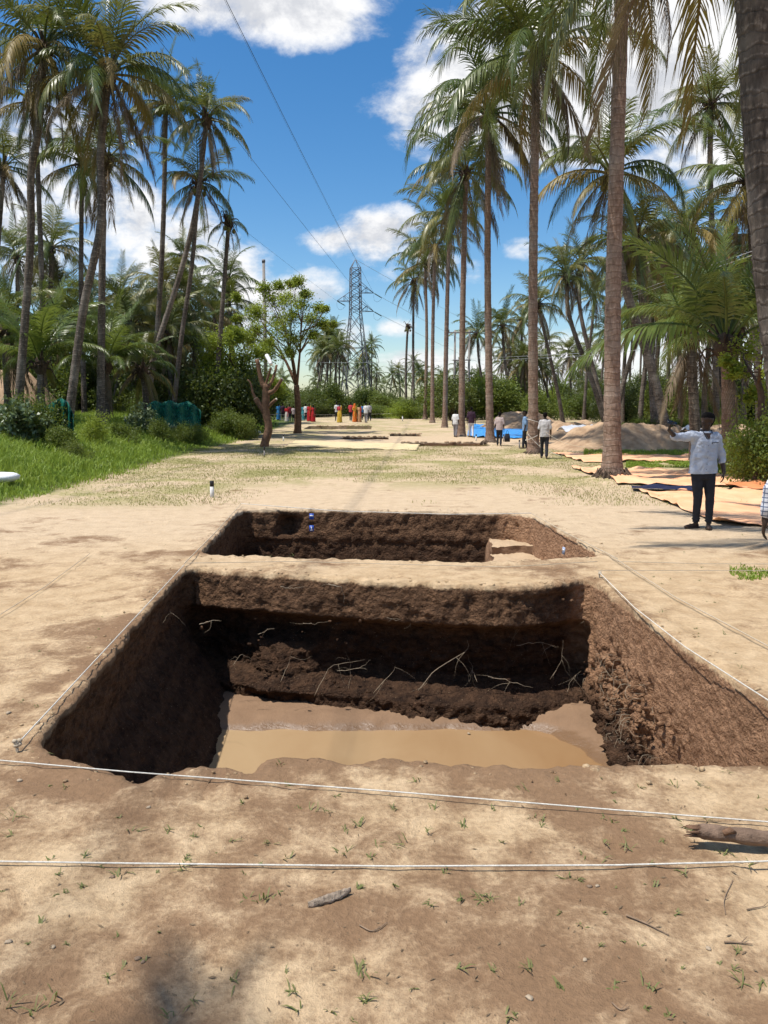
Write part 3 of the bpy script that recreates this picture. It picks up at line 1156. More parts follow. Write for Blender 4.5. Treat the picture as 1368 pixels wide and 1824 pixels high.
def crown_mesh(plan, size):
    """all leaves of a far palm in one mesh (one material per leaf colour)"""
    names = ['frond_green', 'frond_yellow', 'frond_dead', 'frond_fresh']
    V, Qs, Ts, qm, tm, off = [], [], [], [], [], 0
    for (k, s, azm, sc, mat, lift) in plan:
        v, fs = FRONDS[k, s]
        c, sn = math.cos(azm), math.sin(azm)
        w = v * sc * size
        w = np.stack([w[:, 0] * c - w[:, 1] * sn, w[:, 0] * sn + w[:, 1] * c, w[:, 2] + lift], -1)
        V.append(w)
        Qs.append(fs[0] + off)
        Ts.append(fs[1] + off)
        qm += [names.index(mat)] * len(fs[0])
        tm += [names.index(mat)] * len(fs[1])
        off += len(v)
    me = mesh_np('crown', np.concatenate(V), [np.concatenate(Qs), np.concatenate(Ts)])
    for nme in names:
        me.materials.append(M[nme])
    me.polygons.foreach_set('material_index', np.array(qm + tm, np.int32))
    return me


def smooth_path(pts, n):
    """Catmull-Rom through the points"""
    P = [Vector(p) for p in pts]
    if len(P) == 2:
        return [P[0].lerp(P[1], i / (n - 1)) for i in range(n)]
    Q = [P[0] * 2 - P[1]] + P + [P[-1] * 2 - P[-2]]
    out = []
    m = len(P) - 1
    for i in range(n):
        f = i / (n - 1) * m
        k = min(int(f), m - 1)
        t = f - k
        a, b_, c, d = Q[k], Q[k + 1], Q[k + 2], Q[k + 3]
        out.append(.5 * ((2 * b_) + (c - a) * t + (2 * a - 5 * b_ + 4 * c - d) * t * t + (3 * b_ - a - 3 * c + d) * t ** 3))
    return out


def trunk_arrays(path, r, flare, sides, ring):
    """tapering stem with the ring scars of old leaves"""
    P = np.array([tuple(p) for p in path])
    h = np.concatenate([[0], np.cumsum(np.linalg.norm(np.diff(P, axis=0), axis=1))])
    tot = h[-1]
    rad = r * (1 - .28 * (h / tot) ** .8) * (1 + flare * np.exp(-h / .42))
    rad = rad * (1 + .05 * np.array([random.uniform(-1, 1) for _ in h]))
    if ring:
        ph = (h / .145) % 1.0
        rad = rad * (1 + .024 * np.where(ph < .25, 1, -.3))
    mb = MB().tube(path, rad, sides)
    return mb


COCONUT = None


def palm(label, px, Y, L=1.0, r=.17, bark='trunk_grey', n=24, dead=3, young=False, group=None, seed=None, flare=.55, detail=True, yellow=.12,
         base=None, sheath=True, crown=True, path3=None):
    """px: pixels up the stem, lowest first, crown last, all at depth Y; the stem is carried down to the ground"""
    rr = random.Random(seed if seed is not None else int(px[-1][0] * 31 + px[-1][1]))
    pts = [at(u, v, Y) for u, v in px]
    if path3:
        pts = [Vector(p) for p in path3]
        base = path3[0]
    if base is not None:
        b0 = Vector(base)
    else:
        d = pts[1] - pts[0]
        b0 = pts[0].copy()
        for _ in range(4):
            zt = gzf(b0.x, b0.y)
            k = (zt - pts[0].z) / (d.z if abs(d.z) > 1e-3 else 1e-3)
            k = max(-2.5, min(k, 0))
            b0 = pts[0] + d * k
            b0.z = zt
    if b0.z < pts[0].z - .25:
        pts = [b0] + pts
    else:
        pts[0] = b0
    pts[0].z -= .12
    # the top leans a little towards or away from the camera
    lean = rr.uniform(-.5, .5)
    for i, p in enumerate(pts):
        p.y += lean * (i / (len(pts) - 1)) ** 2
    hgt = sum((pts[i + 1] - pts[i]).length for i in range(len(pts) - 1))
    e = empty('coconut_palm', (b0.x, b0.y, b0.z), label, 'palm tree', group)
    loc = [p - b0 for p in pts]
    nseg = max(12, int(hgt / .072)) if detail else max(8, int(hgt / .6))
    path = smooth_path(loc, nseg)
    random.seed(int(px[0][0] * 7 + Y))
    trunk_arrays(path, r, flare, 16 if detail else 8, detail).build('trunk', M[bark], e)
    top = path[-1]
    if not crown:
        return e
    plan = crown_plan(rr, n, dead, young, yellow)
    if detail:
        for (k, s, azm, sc, mat, lift) in plan:
            o = put('frond', frond_mesh(k, s, mat), e)
            q = .10
            o.location = (top.x + q * math.cos(azm), top.y + q * math.sin(azm), top.z + lift)
            o.rotation_euler = (rr.uniform(-.28, .28), rr.uniform(-.2, .2), azm)
            o.scale = (sc * L,) * 3
    else:
        put('crown', crown_mesh(plan, L), e, top)
    if sheath and detail:
        mb = MB()
        for i in range(16):
            a = rr.uniform(0, 6.28)
            q0 = Vector((math.cos(a) * r * .8, math.sin(a) * r * .8, rr.uniform(-.25, .25)))
            q1 = q0 + Vector((math.cos(a) * rr.uniform(.15, .4), math.sin(a) * rr.uniform(.15, .4), rr.uniform(-.1, .5)))
            q2 = q1 + Vector((math.cos(a) * .15, math.sin(a) * .15, rr.uniform(-.55, -.1)))
            mb.tube(smooth_path([q0, q1, q2], 6), [.05, .045, .03, .025, .02, .01], 4)
        mb.ball((0, 0, -.05), (r * 1.5, r * 1.5, .42), 12, 8, .4)
        mb.build('leaf_sheath', M['bark_dark'], e, top)
        if rr.random() < .8 and not young:
            for i in range(rr.randint(5, 8)):
                a = rr.uniform(0, 6.28)
                put('coconut', COCONUT, e, top + Vector((math.cos(a) * .32, math.sin(a) * .32, rr.uniform(-.5, -.15))))
    return e


plain('coconut', (.10, .12, .03), .2, 4, .5, .4, col2=(.16, .10, .04))
COCONUT = MB().ball((0, 0, 0), (.11, .11, .14), 8, 6).mesh('coconut', M['coconut'])

RG = 'palms of the straight row beside the trenches'
row_specs = [
    ('nearest palm of the row, thick reddish ringed trunk with matted roots at its foot', [(1090, 858), (1092, 500), (1109, -120)], None, 1.0, .205, 22, 1),
    ('second palm of the row, tall ringed trunk tied round with cord', [(948, 815), (950, 480), (957, 95)], None, 1.02, .185, 30, 5),
    ('third palm of the row, a person with a bag standing beside its trunk', [(872, 793), (868, 480), (868, 212)], None, 1.02, .180, 28, 5),
    ('fourth palm of the row, thick reddish trunk at the end of the blue sheet', [(822, 780), (824, 560), (829, 310)], None, .98, .185, 26, 5),
    ('fifth palm of the row, slim trunk widening at its foot', [(792, 768), (795, 600), (800, 388)], None, .95, .175, 24, 4),
    ('sixth palm of the row, dark trunk crossing its neighbour', [(770, 760), (771, 600), (775, 440)], None, .92, .17, 21, 4),
    ('seventh palm of the row, leaning slightly against the sixth', [(757, 755), (760, 600), (757, 470)], None, .92, .17, 21, 4),
]
for k, (lab, px, _, L, r, n, dead) in enumerate(row_specs):
    b0 = gp(*ROW[k])
    pm = palm(lab, px, b0.y, L, r, 'trunk_red', n, dead, group=RG, seed=41 + k, flare=.62, base=(b0.x, b0.y, gzf(b0.x, b0.y)))
    if k < 3:
        # matted root collar
        mb = MB()
        rr = random.Random(k)
        for i in range(150 if k == 0 else 60):
            a = rr.uniform(0, 6.28)
            q = r * rr.uniform(1.4, 1.7)
            z0 = rr.uniform(.05, .32 if k == 0 else .18)
            p0 = Vector((math.cos(a) * q, math.sin(a) * q, z0))
            a2 = a + rr.uniform(-.35, .35)
            q2 = q + rr.uniform(.03, .16)
            mb.tube([p0, Vector((math.cos(a2) * q2, math.sin(a2) * q2, z0 * .5)), Vector((math.cos(a2) * (q2 + .05), math.sin(a2) * (q2 + .05), -.06))],
                    [.014, .02, .012], 4)
        mb.build('root_collar', M['root_dark'], pm)

LG = 'tall palms on the left grass bank'
palm('tall dark palm at the far left edge with a skirt of brown fronds', [(34, 712), (55, 440), (58, 310), (74, 228), (86, 95)], 31, 0.85, .165, n=28, dead=9, group=LG, yellow=.3)
palm('tall curved palm with hanging golden brown fronds, second from the left edge', [(125, 728), (148, 552), (178, 400), (178, 270), (192, 135)], 30, 0.86, .165, n=30, dead=9, group=LG, yellow=.3)
palm('thin palm stem showing behind the leftmost tall palm', [(80, 690), (75, 475), (69, 274), (62, 190)], 42, 0.8, .15, n=20, dead=3, group=LG)
palm('straight palm with a broad black foot beside the curved palm', [(179, 727), (180, 560), (182, 310), (186, 285)], 34, 0.7, .175, bark='trunk_grey', n=20, dead=3, group=LG, flare=.9)
palm('slim palm with a small crown under the golden fronds', [(150, 700), (146, 525), (148, 420), (152, 300)], 44, 0.72, .15, n=20, dead=4, group=LG)
palm('slender palm rising straight with a feathery crown left of the blue sky', [(268, 685), (281, 590), (293, 400), (299, 195)], 42, 0.66, .15, n=26, dead=4, group=LG)
palm('leaning palm reaching right, its crown nearest the power line', [(262, 690), (276, 628), (324, 475), (350, 360), (367, 212)], 40, 0.68, .15, n=24, dead=5, group=LG)
palm('leaning palm close behind the one reaching right, lower crown', [(312, 702), (324, 590), (340, 475), (352, 325)], 43, 0.68, .14, n=22, dead=3, group=LG)
palm('bare palm pole with hardly any leaves left', [(389, 640), (393, 590), (404, 450), (409, 398)], 45, .42, .15, n=6, dead=4, group=LG)
palm('palm cut by the left edge, only its right fronds showing', [(-14, 690), (-8, 480), (2, 300)], 42, 0.75, .15, n=22, dead=4, group=LG)
palm('small crowned palm behind the bare pole', [(410, 640), (412, 590), (408, 500)], 66, 0.75, .15, n=20, dead=3, group=LG)
palm('small palm crown between the two leaning stems', [(330, 640), (331, 560), (327, 462)], 60, 0.62, .14, n=20, dead=2, group=LG)
palm('broad crowned palm behind the two leftmost trunks', [(88, 650), (90, 560), (92, 445)], 54, 0.85, .16, n=22, dead=3, group=LG)
palm('shadowed palm behind the left edge trunk', [(30, 650), (32, 560), (34, 462)], 58, 0.85, .16, n=22, dead=3, group=LG)

GG = 'palms of the right grove'
palm('spreading palm whose crown shows behind the nearest row palm', [(1182, 745), (1160, 660), (1106, 489), (1084, 318)], 34, 0.86, .21, n=28, dead=4, group=GG)
palm('palm with a dark drooping crown, stem leaning beside the spreading palm', [(1166, 745), (1158, 640), (1142, 540), (1130, 435)], 36, 0.74, .20, n=26, dead=7, group=GG)
palm('tall palm against the white cloud near the right edge', [(1275, 690), (1268, 440), (1262, 300), (1262, 195)], 40, 0.78, .16, n=26, dead=4, group=GG)
palm('yellowing palm beside the right edge trunk', [(1352, 690), (1346, 500), (1342, 325)], 33, 0.85, .17, n=26, dead=6, group=GG, yellow=.4)
palm('two toned palm crown over the young palm', [(1300, 690), (1255, 500), (1232, 415)], 38, 0.7, .16, n=24, dead=7, group=GG, yellow=.35)
palm('leaning palm with its crown left of the nearest row palm', [(1072, 735), (1058, 690), (1014, 566), (1008, 495)], 50, 0.68, .17, n=24, dead=4, group=GG)
palm('second leaning palm close behind the crown left of the nearest row palm', [(1078, 735), (1068, 700), (1034, 554), (1036, 470)], 56, 0.7, .17, n=22, dead=4, group=GG)
palm('upright small palm between the second and third row trunks', [(912, 735), (909, 716), (899, 640), (895, 583)], 82, 0.85, .17, n=22, dead=1, group=GG)
palm('thin palm just left of the second row trunk', [(914, 735), (917, 712), (928, 630), (931, 572)], 92, 0.75, .16, n=20, dead=2, group=GG)
palm('palm leaning right out from behind the second row trunk', [(1000, 735), (994, 700), (972, 600), (958, 545)], 66, 0.75, .17, n=22, dead=2, group=GG)
palm('palm crown beside the electric pole crossarm', [(866, 735), (862, 700), (853, 640), (850, 596)], 88, 0.85, .16, n=22, dead=3, group=GG)
palm('small distant palm right of the second row trunk', [(976, 735), (975, 700), (972, 615)], 105, .8, .14, n=18, dead=1, group=GG, detail=False)
palm('slim palm left of the row with a ragged crown', [(738, 745), (736, 640), (737, 500)], 92, 0.9, .17, n=20, dead=6, group=RG)
palm('leafless palm pole left of the row', [(724, 740), (723, 660), (726, 582)], 96, .2, .17, n=3, dead=5, group=RG)
palm('young palm with long upright fronds behind the man in the pale shirt', [(1297, 765), (1294, 690), (1288, 615)], 21.5, .98, .20, 'trunk_red', n=17, dead=3, young=True, group=GG, flare=.35)
palm('young palm with dry tangled skirt left of the upright young palm', [(1238, 760), (1236, 690), (1234, 600)], 26, 0.72, .19, n=20, dead=9, young=True, group=GG, flare=.35)
# a palm behind the viewpoint; only the shade of its crown reaches the picture
palm('palm behind the viewpoint, its crown shading the ground at the bottom edge', [(0, 0), (1, -1)], 1.0, .74, .17, n=38, dead=2, group=GG, seed=12, path3=[(-4.55, -2.6, 0), (-4.5, -2.4, 5), (-4.55, -2.3, 9.8)])
# the trunk cut by the right edge
palm('thick ringed palm trunk cut off by the right edge of the picture', [(1420, 800), (1382, 480), (1352, -20), (1342, -420)], 9.6, .98, .24, 'trunk_grey', n=24, dead=0, group=GG, seed=77)

YG = 'young palms under the left grove'
for k, (u, v, Y, L, lab) in enumerate([(70, 650, 33, .75, 'bright young palm with upright fronds behind the leftmost trunks'), (185, 650, 36, .7, 'young palm spreading fronds around the black footed palm'),
                                       (238, 585, 46, .75, 'palm with drooping fronds in the gap before the leaning stems'), (302, 600, 46, .75, 'low palm with pale arching fronds behind the leaning stems'),
                                       (12, 590, 36, .85, 'low palm with dry grey fronds at the left edge'), (345, 610, 50, .75, 'low palm right of the leaning stems'),
                                       (130, 570, 50, .85, 'low palm between the leftmost trunks'), (215, 530, 60, .8, 'palm crown in the shade behind the golden fronds'),
                                       (258, 660, 38, .5, 'small pale palm by the foot of the leaning stems'), (395, 590, 64, .75, 'palm behind the foot of the bare pole')]):
    palm(lab, [(u + 3, 712), (u, v)] if v < 690 else [(u, 715), (u, v)], Y, L, .17, n=22, dead=(8 if k == 4 else 3), young=(k in (0, 1)), group=YG, yellow=.25)

# ------------------------------------------------------------------ the groves behind: copies of a few palms
PROTO = []
for k in range(6):
    rr = random.Random(900 + k)
    hgt = (8.5, 10.5, 12.0, 7.0, 11.0, 9.5)[k]
    lean = rr.uniform(-1.6, 1.6)
    path = smooth_path([Vector((0, 0, -.2)), Vector((lean * .25, 0, hgt * .4)), Vector((lean, rr.uniform(-.5, .5), hgt))], 16)
    random.seed(k)
    tm_ = trunk_arrays(path, .15, .6, 8, False).mesh('trunk', M['trunk_grey'])
    PROTO.append((tm_, crown_mesh(crown_plan(rr, 21, 4, False, .15), .72), path[-1], hgt))


def far_palm(x, y, h, k, lab, grp, rz):
    tm_, cm, top, hgt = PROTO[k]
    s = h / hgt
    e = empty('coconut_palm', (x, y, gzf(x, y)), lab, 'palm tree', grp, None, rz)
    t = put('trunk', tm_, e)
    t.scale = (1, 1, s)
    c = put('crown', cm, e)
    c.location = (top.x, top.y, top.z * s)


rr = random.Random(5)
ORD = ['leftmost', 'second', 'third', 'fourth', 'fifth', 'sixth', 'seventh', 'eighth', 'ninth', 'tenth', 'eleventh', 'twelfth', 'thirteenth', 'fourteenth', 'fifteenth', 'sixteenth',
       'seventeenth', 'eighteenth', 'nineteenth', 'twentieth']


def nth(i, n):
    """place in a row counted from the nearer end"""
    if i == n - 1:
        return 'rightmost'
    if i < (n + 1) // 2:
        return ORD[i] if i == 0 else ORD[i] + ' from left'
    return ORD[n - 1 - i] + ' from right'


def scatter_px(n, u0, u1, Y0, Y1, v0, v1, lab, grp):
    """palms whose crowns fall between rows v0 and v1 of the photograph"""
    for i in range(n):
        u = u0 + (u1 - u0) * (i + rr.uniform(.05, .95)) / n
        Y = rr.uniform(Y0, Y1)
        p = at(u, rr.uniform(v0, v1), Y)
        far_palm(p.x, Y, max(3.0, p.z - gzf(p.x, Y)), rr.randrange(6), nth(i, n) + ' ' + lab, grp, rr.uniform(0, 6.28))


scatter_px(20, -60, 420, 50, 75, 515, 600, 'palm in the crowded grove behind the left bank', 'crowded palms of the left grove')
scatter_px(14, -40, 450, 80, 120, 560, 630, 'distant palm at the back of the left grove', 'distant palms of the left grove')
scatter_px(18, 1095, 1440, 38, 62, 430, 580, 'slim palm in the crowded grove behind the soil heaps', 'crowded palms of the right grove')
scatter_px(14, 1040, 1460, 65, 110, 520, 630, 'distant palm at the back of the right grove', 'distant palms of the right grove')
scatter_px(9, 556, 606, 105, 135, 590, 640, 'thin pale trunked palm in the cluster left of the pylon', 'palm cluster left of the pylon')
scatter_px(3, 646, 670, 158, 172, 590, 650, 'palm standing right beside the lattice pylon', 'palms beside the pylon')
scatter_px(26, 590, 1070, 150, 210, 645, 680, 'far palm in the belt along the horizon', 'far palms along the horizon')
scatter_px(10, 880, 1080, 85, 130, 610, 660, 'mid distant palm between the row and the right grove', 'mid distant palms right of the row')


def treeline(name, label, n, u0, u1, Y0, Y1, v0, v1):
    """far wood that reads as one mass"""
    V, Qs, Ts, off = [], [], [], 0
    for i in range(n):
        u = u0 + (u1 - u0) * rr.random()
        Y = rr.uniform(Y0, Y1)
        p = at(u, rr.uniform(v0, v1), Y)
        for (k, s, azm, sc, mat, lift) in crown_plan(rr, 11, 0):
            v, fs = FRONDS[k, s]
            c, sn = math.cos(azm), math.sin(azm)
            w = v * sc * 1.15
            V.append(np.stack([w[:, 0] * c - w[:, 1] * sn + p.x, w[:, 0] * sn + w[:, 1] * c + p.y, w[:, 2] + lift + p.z], -1))
            Qs.append(fs[0] + off)
            Ts.append(fs[1] + off)
            off += len(v)
        st = MB().tube([(p.x, p.y, -.2), (p.x, p.y, p.z)], [.2, .14], 5).arrays()
        V.append(st[0])
        Qs.append(st[1][0] + off)
        Ts.append(st[1][1] + off)
        off += len(st[0])
    me = mesh_np(name, np.concatenate(V), [np.concatenate(Qs), np.concatenate(Ts)], M['frond_green'])
    return tag(put(name, me), label, 'trees', None, 'stuff')


treeline('treeline', 'dense palm wood closing the horizon', 60, 330, 1200, 215, 280, 668, 692)
# ------------------------------------------------------------------ shrubs and broadleaved trees
def gpz(u, v):
    """where the sight line of a pixel meets the uneven ground"""
    r = ray(u, v)
    t = 2.0
    while t < 400:
        if CAMZ + r.z * t < gzf(r.x * t, r.y * t):
            break
        t *= 1.01
    x, y = r.x * t, r.y * t
    return Vector((x, y, gzf(x, y)))


def leaf_arrays(C, size, seed, up=.3, narrow=.5):
    """one folded leaf per point of C"""
    q = np.random.default_rng(seed)
    n = len(C)
    d = q.normal(size=(n, 3))
    d[:, 2] = d[:, 2] * .6 - .15
    d /= np.linalg.norm(d, axis=1)[:, None]
    nn = q.normal(size=(n, 3)) * .7
    nn[:, 2] += up * 2
    sd = np.cross(nn, d)
    sd /= np.linalg.norm(sd, axis=1)[:, None] + 1e-9
    nr = np.cross(d, sd)
    s = size * q.uniform(.6, 1.3, n)[:, None]
    a = C
    b = C + d * s * .5 + sd * s * narrow * .5 + nr * s * .12
    c = C + d * s
    e = C + d * s * .5 - sd * s * narrow * .5 + nr * s * .12
    V = np.stack([a, b, c, e], 1).reshape(-1, 3)
    return V, np.arange(4 * n).reshape(-1, 4)


def blob_points(blobs, per, seed, shell=.55):
    """points in ellipsoids (centre, radii), gathered in small clumps near the outside"""
    q = np.random.default_rng(seed)
    out = []
    for (c, r) in blobs:
        m = max(4, per // 14)
        d = q.normal(size=(m, 3))
        d /= np.linalg.norm(d, axis=1)[:, None]
        rad = q.uniform(shell, 1.08, m)[:, None]
        cl = d * rad
        k = q.integers(0, m, per)
        p = cl[k] + q.normal(size=(per, 3)) * .21
        out.append(p * np.array(r) + np.array(c))
    return np.concatenate(out)


SHRUB = {}


def shrub_mesh(kind, var):
    key = (kind, var)
    if key not in SHRUB:
        q = np.random.default_rng(hash(key) % 1000 if False else (ord(kind[0]) * 31 + len(kind) * 7 + var * 13))
        blobs = []
        for i in range(9):
            a = q.uniform(0, 6.28)
            rr_ = q.uniform(.05, .62)
            r = q.uniform(.24, .46)
            blobs.append(((math.cos(a) * rr_, math.sin(a) * rr_, q.uniform(.25, .95) * (1 - rr_ * .5)), (r, r, r * .85)))
        size = {'leaf_silver': .15, 'leaf_mid': .055, 'leaf_dark': .055, 'leaf_bright': .05}[kind]
        per = 160 if kind == 'leaf_silver' else 900
        C = blob_points(blobs, per, var + 50)
        C = C[C[:, 2] > .02]
        V, Q = leaf_arrays(C, size, var + 9, .35, .6)
        me = mesh_np('foliage', V, Q, M[kind])
        st = MB()
        for i in range(7):
            c = blobs[i][0]
            st.tube(smooth_path([Vector((0, 0, -.05)), Vector((c[0] * .3, c[1] * .3, c[2] * .55)), Vector(c)], 6), [.035, .03, .025, .02, .014, .006], 5)
        SHRUB[key] = (me, st.mesh('stem', M['bark_dark']))
    return SHRUB[key]


def shrub(x, y, w, h, kind, var, label, group=None, rz=0.0, name='shrub'):
    e = empty(name, (x, y, gzf(x, y) - .05), label, 'shrub', group, None, rz)
    me, st = shrub_mesh(kind, var)
    for nm, m_ in (('foliage', me), ('stem', st)):
        o = put(nm, m_, e)
        o.scale = (w / 2, w / 2, h)
    return e


def broad_tree(name, label, stem_px, Y, blobs_px, r0, leaf, per, lsize, bark='bark_brown', fork=None, flat=.8, group=None, depth=.8):
    """trunk through stem_px, one limb to each leaf mass (u, v, radius in px)"""
    pts = [at(u, v, Y) for u, v in stem_px]
    b0 = pts[0].copy()
    b0.z = gzf(b0.x, b0.y)
    pts[0] = b0 - Vector((0, 0, .1))
    e = empty(name, b0, label, 'tree', group)
    loc = [p - b0 for p in pts]
    rr = random.Random(int(Y * 10))
    path = smooth_path(loc, 18)
    MB().tube(path, [r0 * (1.35 if i == 0 else 1.12 if i == 1 else 1 - .3 * i / 18) for i in range(18)], 10).build('trunk', M[bark], e)
    top = path[-1]
    mb = MB()
    leaders = []
    cl = []
    for (u, v, rp) in blobs_px:
        c = at(u, v, Y) - b0
        c.y += rr.uniform(-1, 1) * depth * 2.2
        rad = rp / F * Y
        if len(leaders) < 4:
            start = path[-1 - rr.randrange(3)]
            q = r0 * rr.uniform(.40, .5)
        else:
            ld = min(leaders, key=lambda l_: (l_[-1] - c).length)
            start = ld[rr.randint(3, 6)]
            q = r0 * rr.uniform(.14, .24)
        mid = start.lerp(c, .5) + Vector((rr.uniform(-.3, .3), rr.uniform(-.3, .3), rr.uniform(-.1, .35)))
        limb = smooth_path([start, mid, c], 9)
        if len(leaders) < 4:
            leaders.append(limb)
        mb.tube(limb, [q * (1 - .85 * i / 8) for i in range(9)], 6)
        for j in range(7):
            a = limb[rr.randint(4, 8)]
            d = Vector((rr.gauss(0, 1), rr.gauss(0, 1), rr.gauss(.2, .7))).normalized() * rad * rr.uniform(.6, 1.0)
            mb.tube(smooth_path([a, a + d * .5 + Vector((0, 0, .12)), c + d], 5), [q * .28, q * .2, q * .15, q * .1, .006], 4)
        cl.append((tuple(c), (rad, rad, rad * flat)))
    mb.build('limbs', M[bark], e)
    C = blob_points(cl, per, int(Y), .1)
    V, Q = leaf_arrays(C, lsize, int(Y) + 3, .35, .55)
    put('crown', mesh_np('crown', V, Q, M[leaf]), e)
    return e


broad_tree('shade_tree', 'light green tree with forked brown trunk behind the pruned tree', [(530, 772), (531, 730), (528, 686)], 50.5,
           [(540, 545, 24), (480, 530, 22), (505, 590, 24), (455, 585, 22), (445, 548, 16), (470, 512, 14), (508, 535, 22), (552, 568, 22), (536, 508, 13), (576, 578, 13), (490, 570, 22),
            (436, 600, 16), (528, 606, 20), (566, 545, 12), (512, 498, 10), (462, 560, 18), (560, 600, 14), (518, 630, 14), (590, 574, 8), (420, 566, 10), (496, 508, 12), (524, 566, 18),
            (545, 525, 12), (430, 535, 9), (480, 610, 16), (583, 556, 7)], .24, 'leaf_bright', 1000, .12)
broad_tree('shade_tree', 'low yellow green tree between the net and the pruned tree', [(432, 748), (434, 715), (436, 690)], 47,
           [(395, 615, 28), (430, 640, 34), (398, 672, 32), (452, 668, 30), (470, 628, 24), (380, 640, 22), (425, 600, 20), (440, 700, 28), (484, 690, 20), (410, 590, 14)], .17,
           'leaf_bright', 2000, .13, 'bark_dark')
broad_tree('shade_tree', 'leafy tree at the right edge behind the standing man', [(1352, 790), (1356, 720), (1350, 680)], 19,
           [(1340, 625, 26), (1362, 650, 34), (1335, 660, 20), (1385, 620, 40), (1320, 640, 14), (1400, 680, 40), (1372, 705, 26)], .09, 'leaf_bright', 700, .09, 'bark_dark')

# pruned tree with sawn limbs
Yp = gp(472, 795).y
b0 = gp(472, 795)
b0.z = gzf(b0.x, b0.y)
pt = empty('pruned_tree', b0, 'pruned tree with bare reddish trunk and sawn off limbs at the grass edge', 'tree')


def limb(px, radii, name, mat='bark_brown', jit=0.0, cut=False):
    pts = [at(u, v, Yp) - b0 for u, v in px]
    for i, p in enumerate(pts):
        p.y += jit * i / max(1, len(pts) - 1)
    path = smooth_path(pts, 12)
    rad = np.interp(np.linspace(0, 1, 12), np.linspace(0, 1, len(radii)), radii)
    rad = rad * (1 + .07 * np.array([random.uniform(-1, 1) for _ in range(12)]))
    o = MB().tube(path, rad, 9).build(name, M[mat], pt)
    if cut:
        d = (path[-1] - path[-2]).normalized()
        MB().tube([path[-1] + d * .002, path[-1] + d * .012], float(rad[-1]) * .98, 9).build('sawn_end', M['cut_wood'], o)
    return o


limb([(471, 797), (473, 785), (479, 762), (473, 730), (474, 701), (472, 684)], [.24, .18, .175, .17, .17, .14], 'trunk')
limb([(472, 692), (465, 675), (458, 640)], [.13, .10, .085], 'limb', cut=True)
limb([(478, 700), (490, 695), (504, 675)], [.12, .09, .07], 'limb', jit=-.3, cut=True)
limb([(477, 690), (484, 678), (489, 662), (491, 650)], [.08, .07, .055, .05], 'limb', jit=.3, cut=True)
limb([(471, 735), (463, 722), (455, 710)], [.12, .12, .12], 'limb', cut=True)
limb([(458, 715), (450, 700), (446, 684), (440, 676)], [.07, .055, .04, .03], 'limb', jit=.2)
limb([(478, 724), (486, 717), (494, 711)], [.08, .07, .06], 'limb', 'bark_brown', -.3, cut=True)
limb([(472, 690), (478, 672), (484, 655)], [.06, .05, .045], 'limb', jit=-.2)
limb([(475, 633), (480, 641), (485, 650)], [.085, .09, .085], 'broken_pipe', 'white_plastic', -.35)

# shrubs on and behind the left bank
p = gpz(252, 775)
for i, (du, dv, w, h, kd, lab) in enumerate([(0, 0, 1.9, 1.25, 'leaf_silver', 'broad leaved shrub with pale silvery leaves at the front of the bank'),
                                             (4, -22, 1.9, 1.9, 'leaf_mid', 'taller leafy shrub behind the silvery shrub'),
                                             (40, 8, 1.3, .8, 'leaf_silver', 'low silvery shrub on the right flank of the big one')]):
    q = gpz(252 + du, 778 + dv)
    shrub(q.x, q.y, w, h, kd, i, lab)
for i, (u, Y, w, h, kd, lab) in enumerate([(15, 23, 2.2, 1.3, 'leaf_silver', 'leafy shrub at the left edge of the bank'), (62, 24, 2.3, 1.7, 'leaf_mid', 'shrub in front of the leftmost palm trunk'),
                                           (165, 27, 1.6, 1.1, 'leaf_bright', 'small yellowish shrub at the foot of the curved palm'), (395, 42, 2.6, 1.5, 'leaf_mid', 'shrub at the right end of the green net'),
                                           (430, 42, 2.4, 1.3, 'leaf_mid', 'low shrub beside the pruned tree on the bank'), (360, 44, 2.2, 2.0, 'leaf_dark', 'dark shrub behind the green net'),
                                           (222, 30, 1.8, 1.0, 'leaf_mid', 'low shrub left of the silvery shrub')]):
    pnt = at(u, 700, Y)
    shrub(pnt.x, Y, w, h, kd, i + 1, lab, rz=i)
for i, (u, Y, w, h, lab) in enumerate([(284, 34, 1.8, 1.0, 'low bush hiding the left foot of the long green net'), (312, 35, 1.7, .9, 'low bush hiding the middle foot of the long green net'), (342, 36, 1.9, 1.0, 'low bush at the right foot of the long green net'),
                                       (100, 23, 1.7, .9, 'low bush before the sagging green net'), (128, 22.5, 1.2, .6, 'small bush at the foot of the curved palm')]):
    pnt = at(u, 740, Y)
    shrub(pnt.x, Y, w, h, 'leaf_mid', i % 4, lab, rz=i * 1.7)
rr = random.Random(21)


def scatter_shrubs(n, u0, u1, Y0, Y1, w0, w1, h0, h1, kinds, lab, grp):
    for i in range(n):
        u = u0 + (u1 - u0) * (i + rr.random()) / n
        Y = rr.uniform(Y0, Y1)
        x = (u - CX) / F * Y / math.cos(PITCH)
        w = rr.uniform(w0, w1)
        shrub(x, Y, w, rr.uniform(h0, h1), rr.choice(kinds), rr.randrange(4), nth(i, n) + ' ' + lab, grp, rr.uniform(0, 6.28))


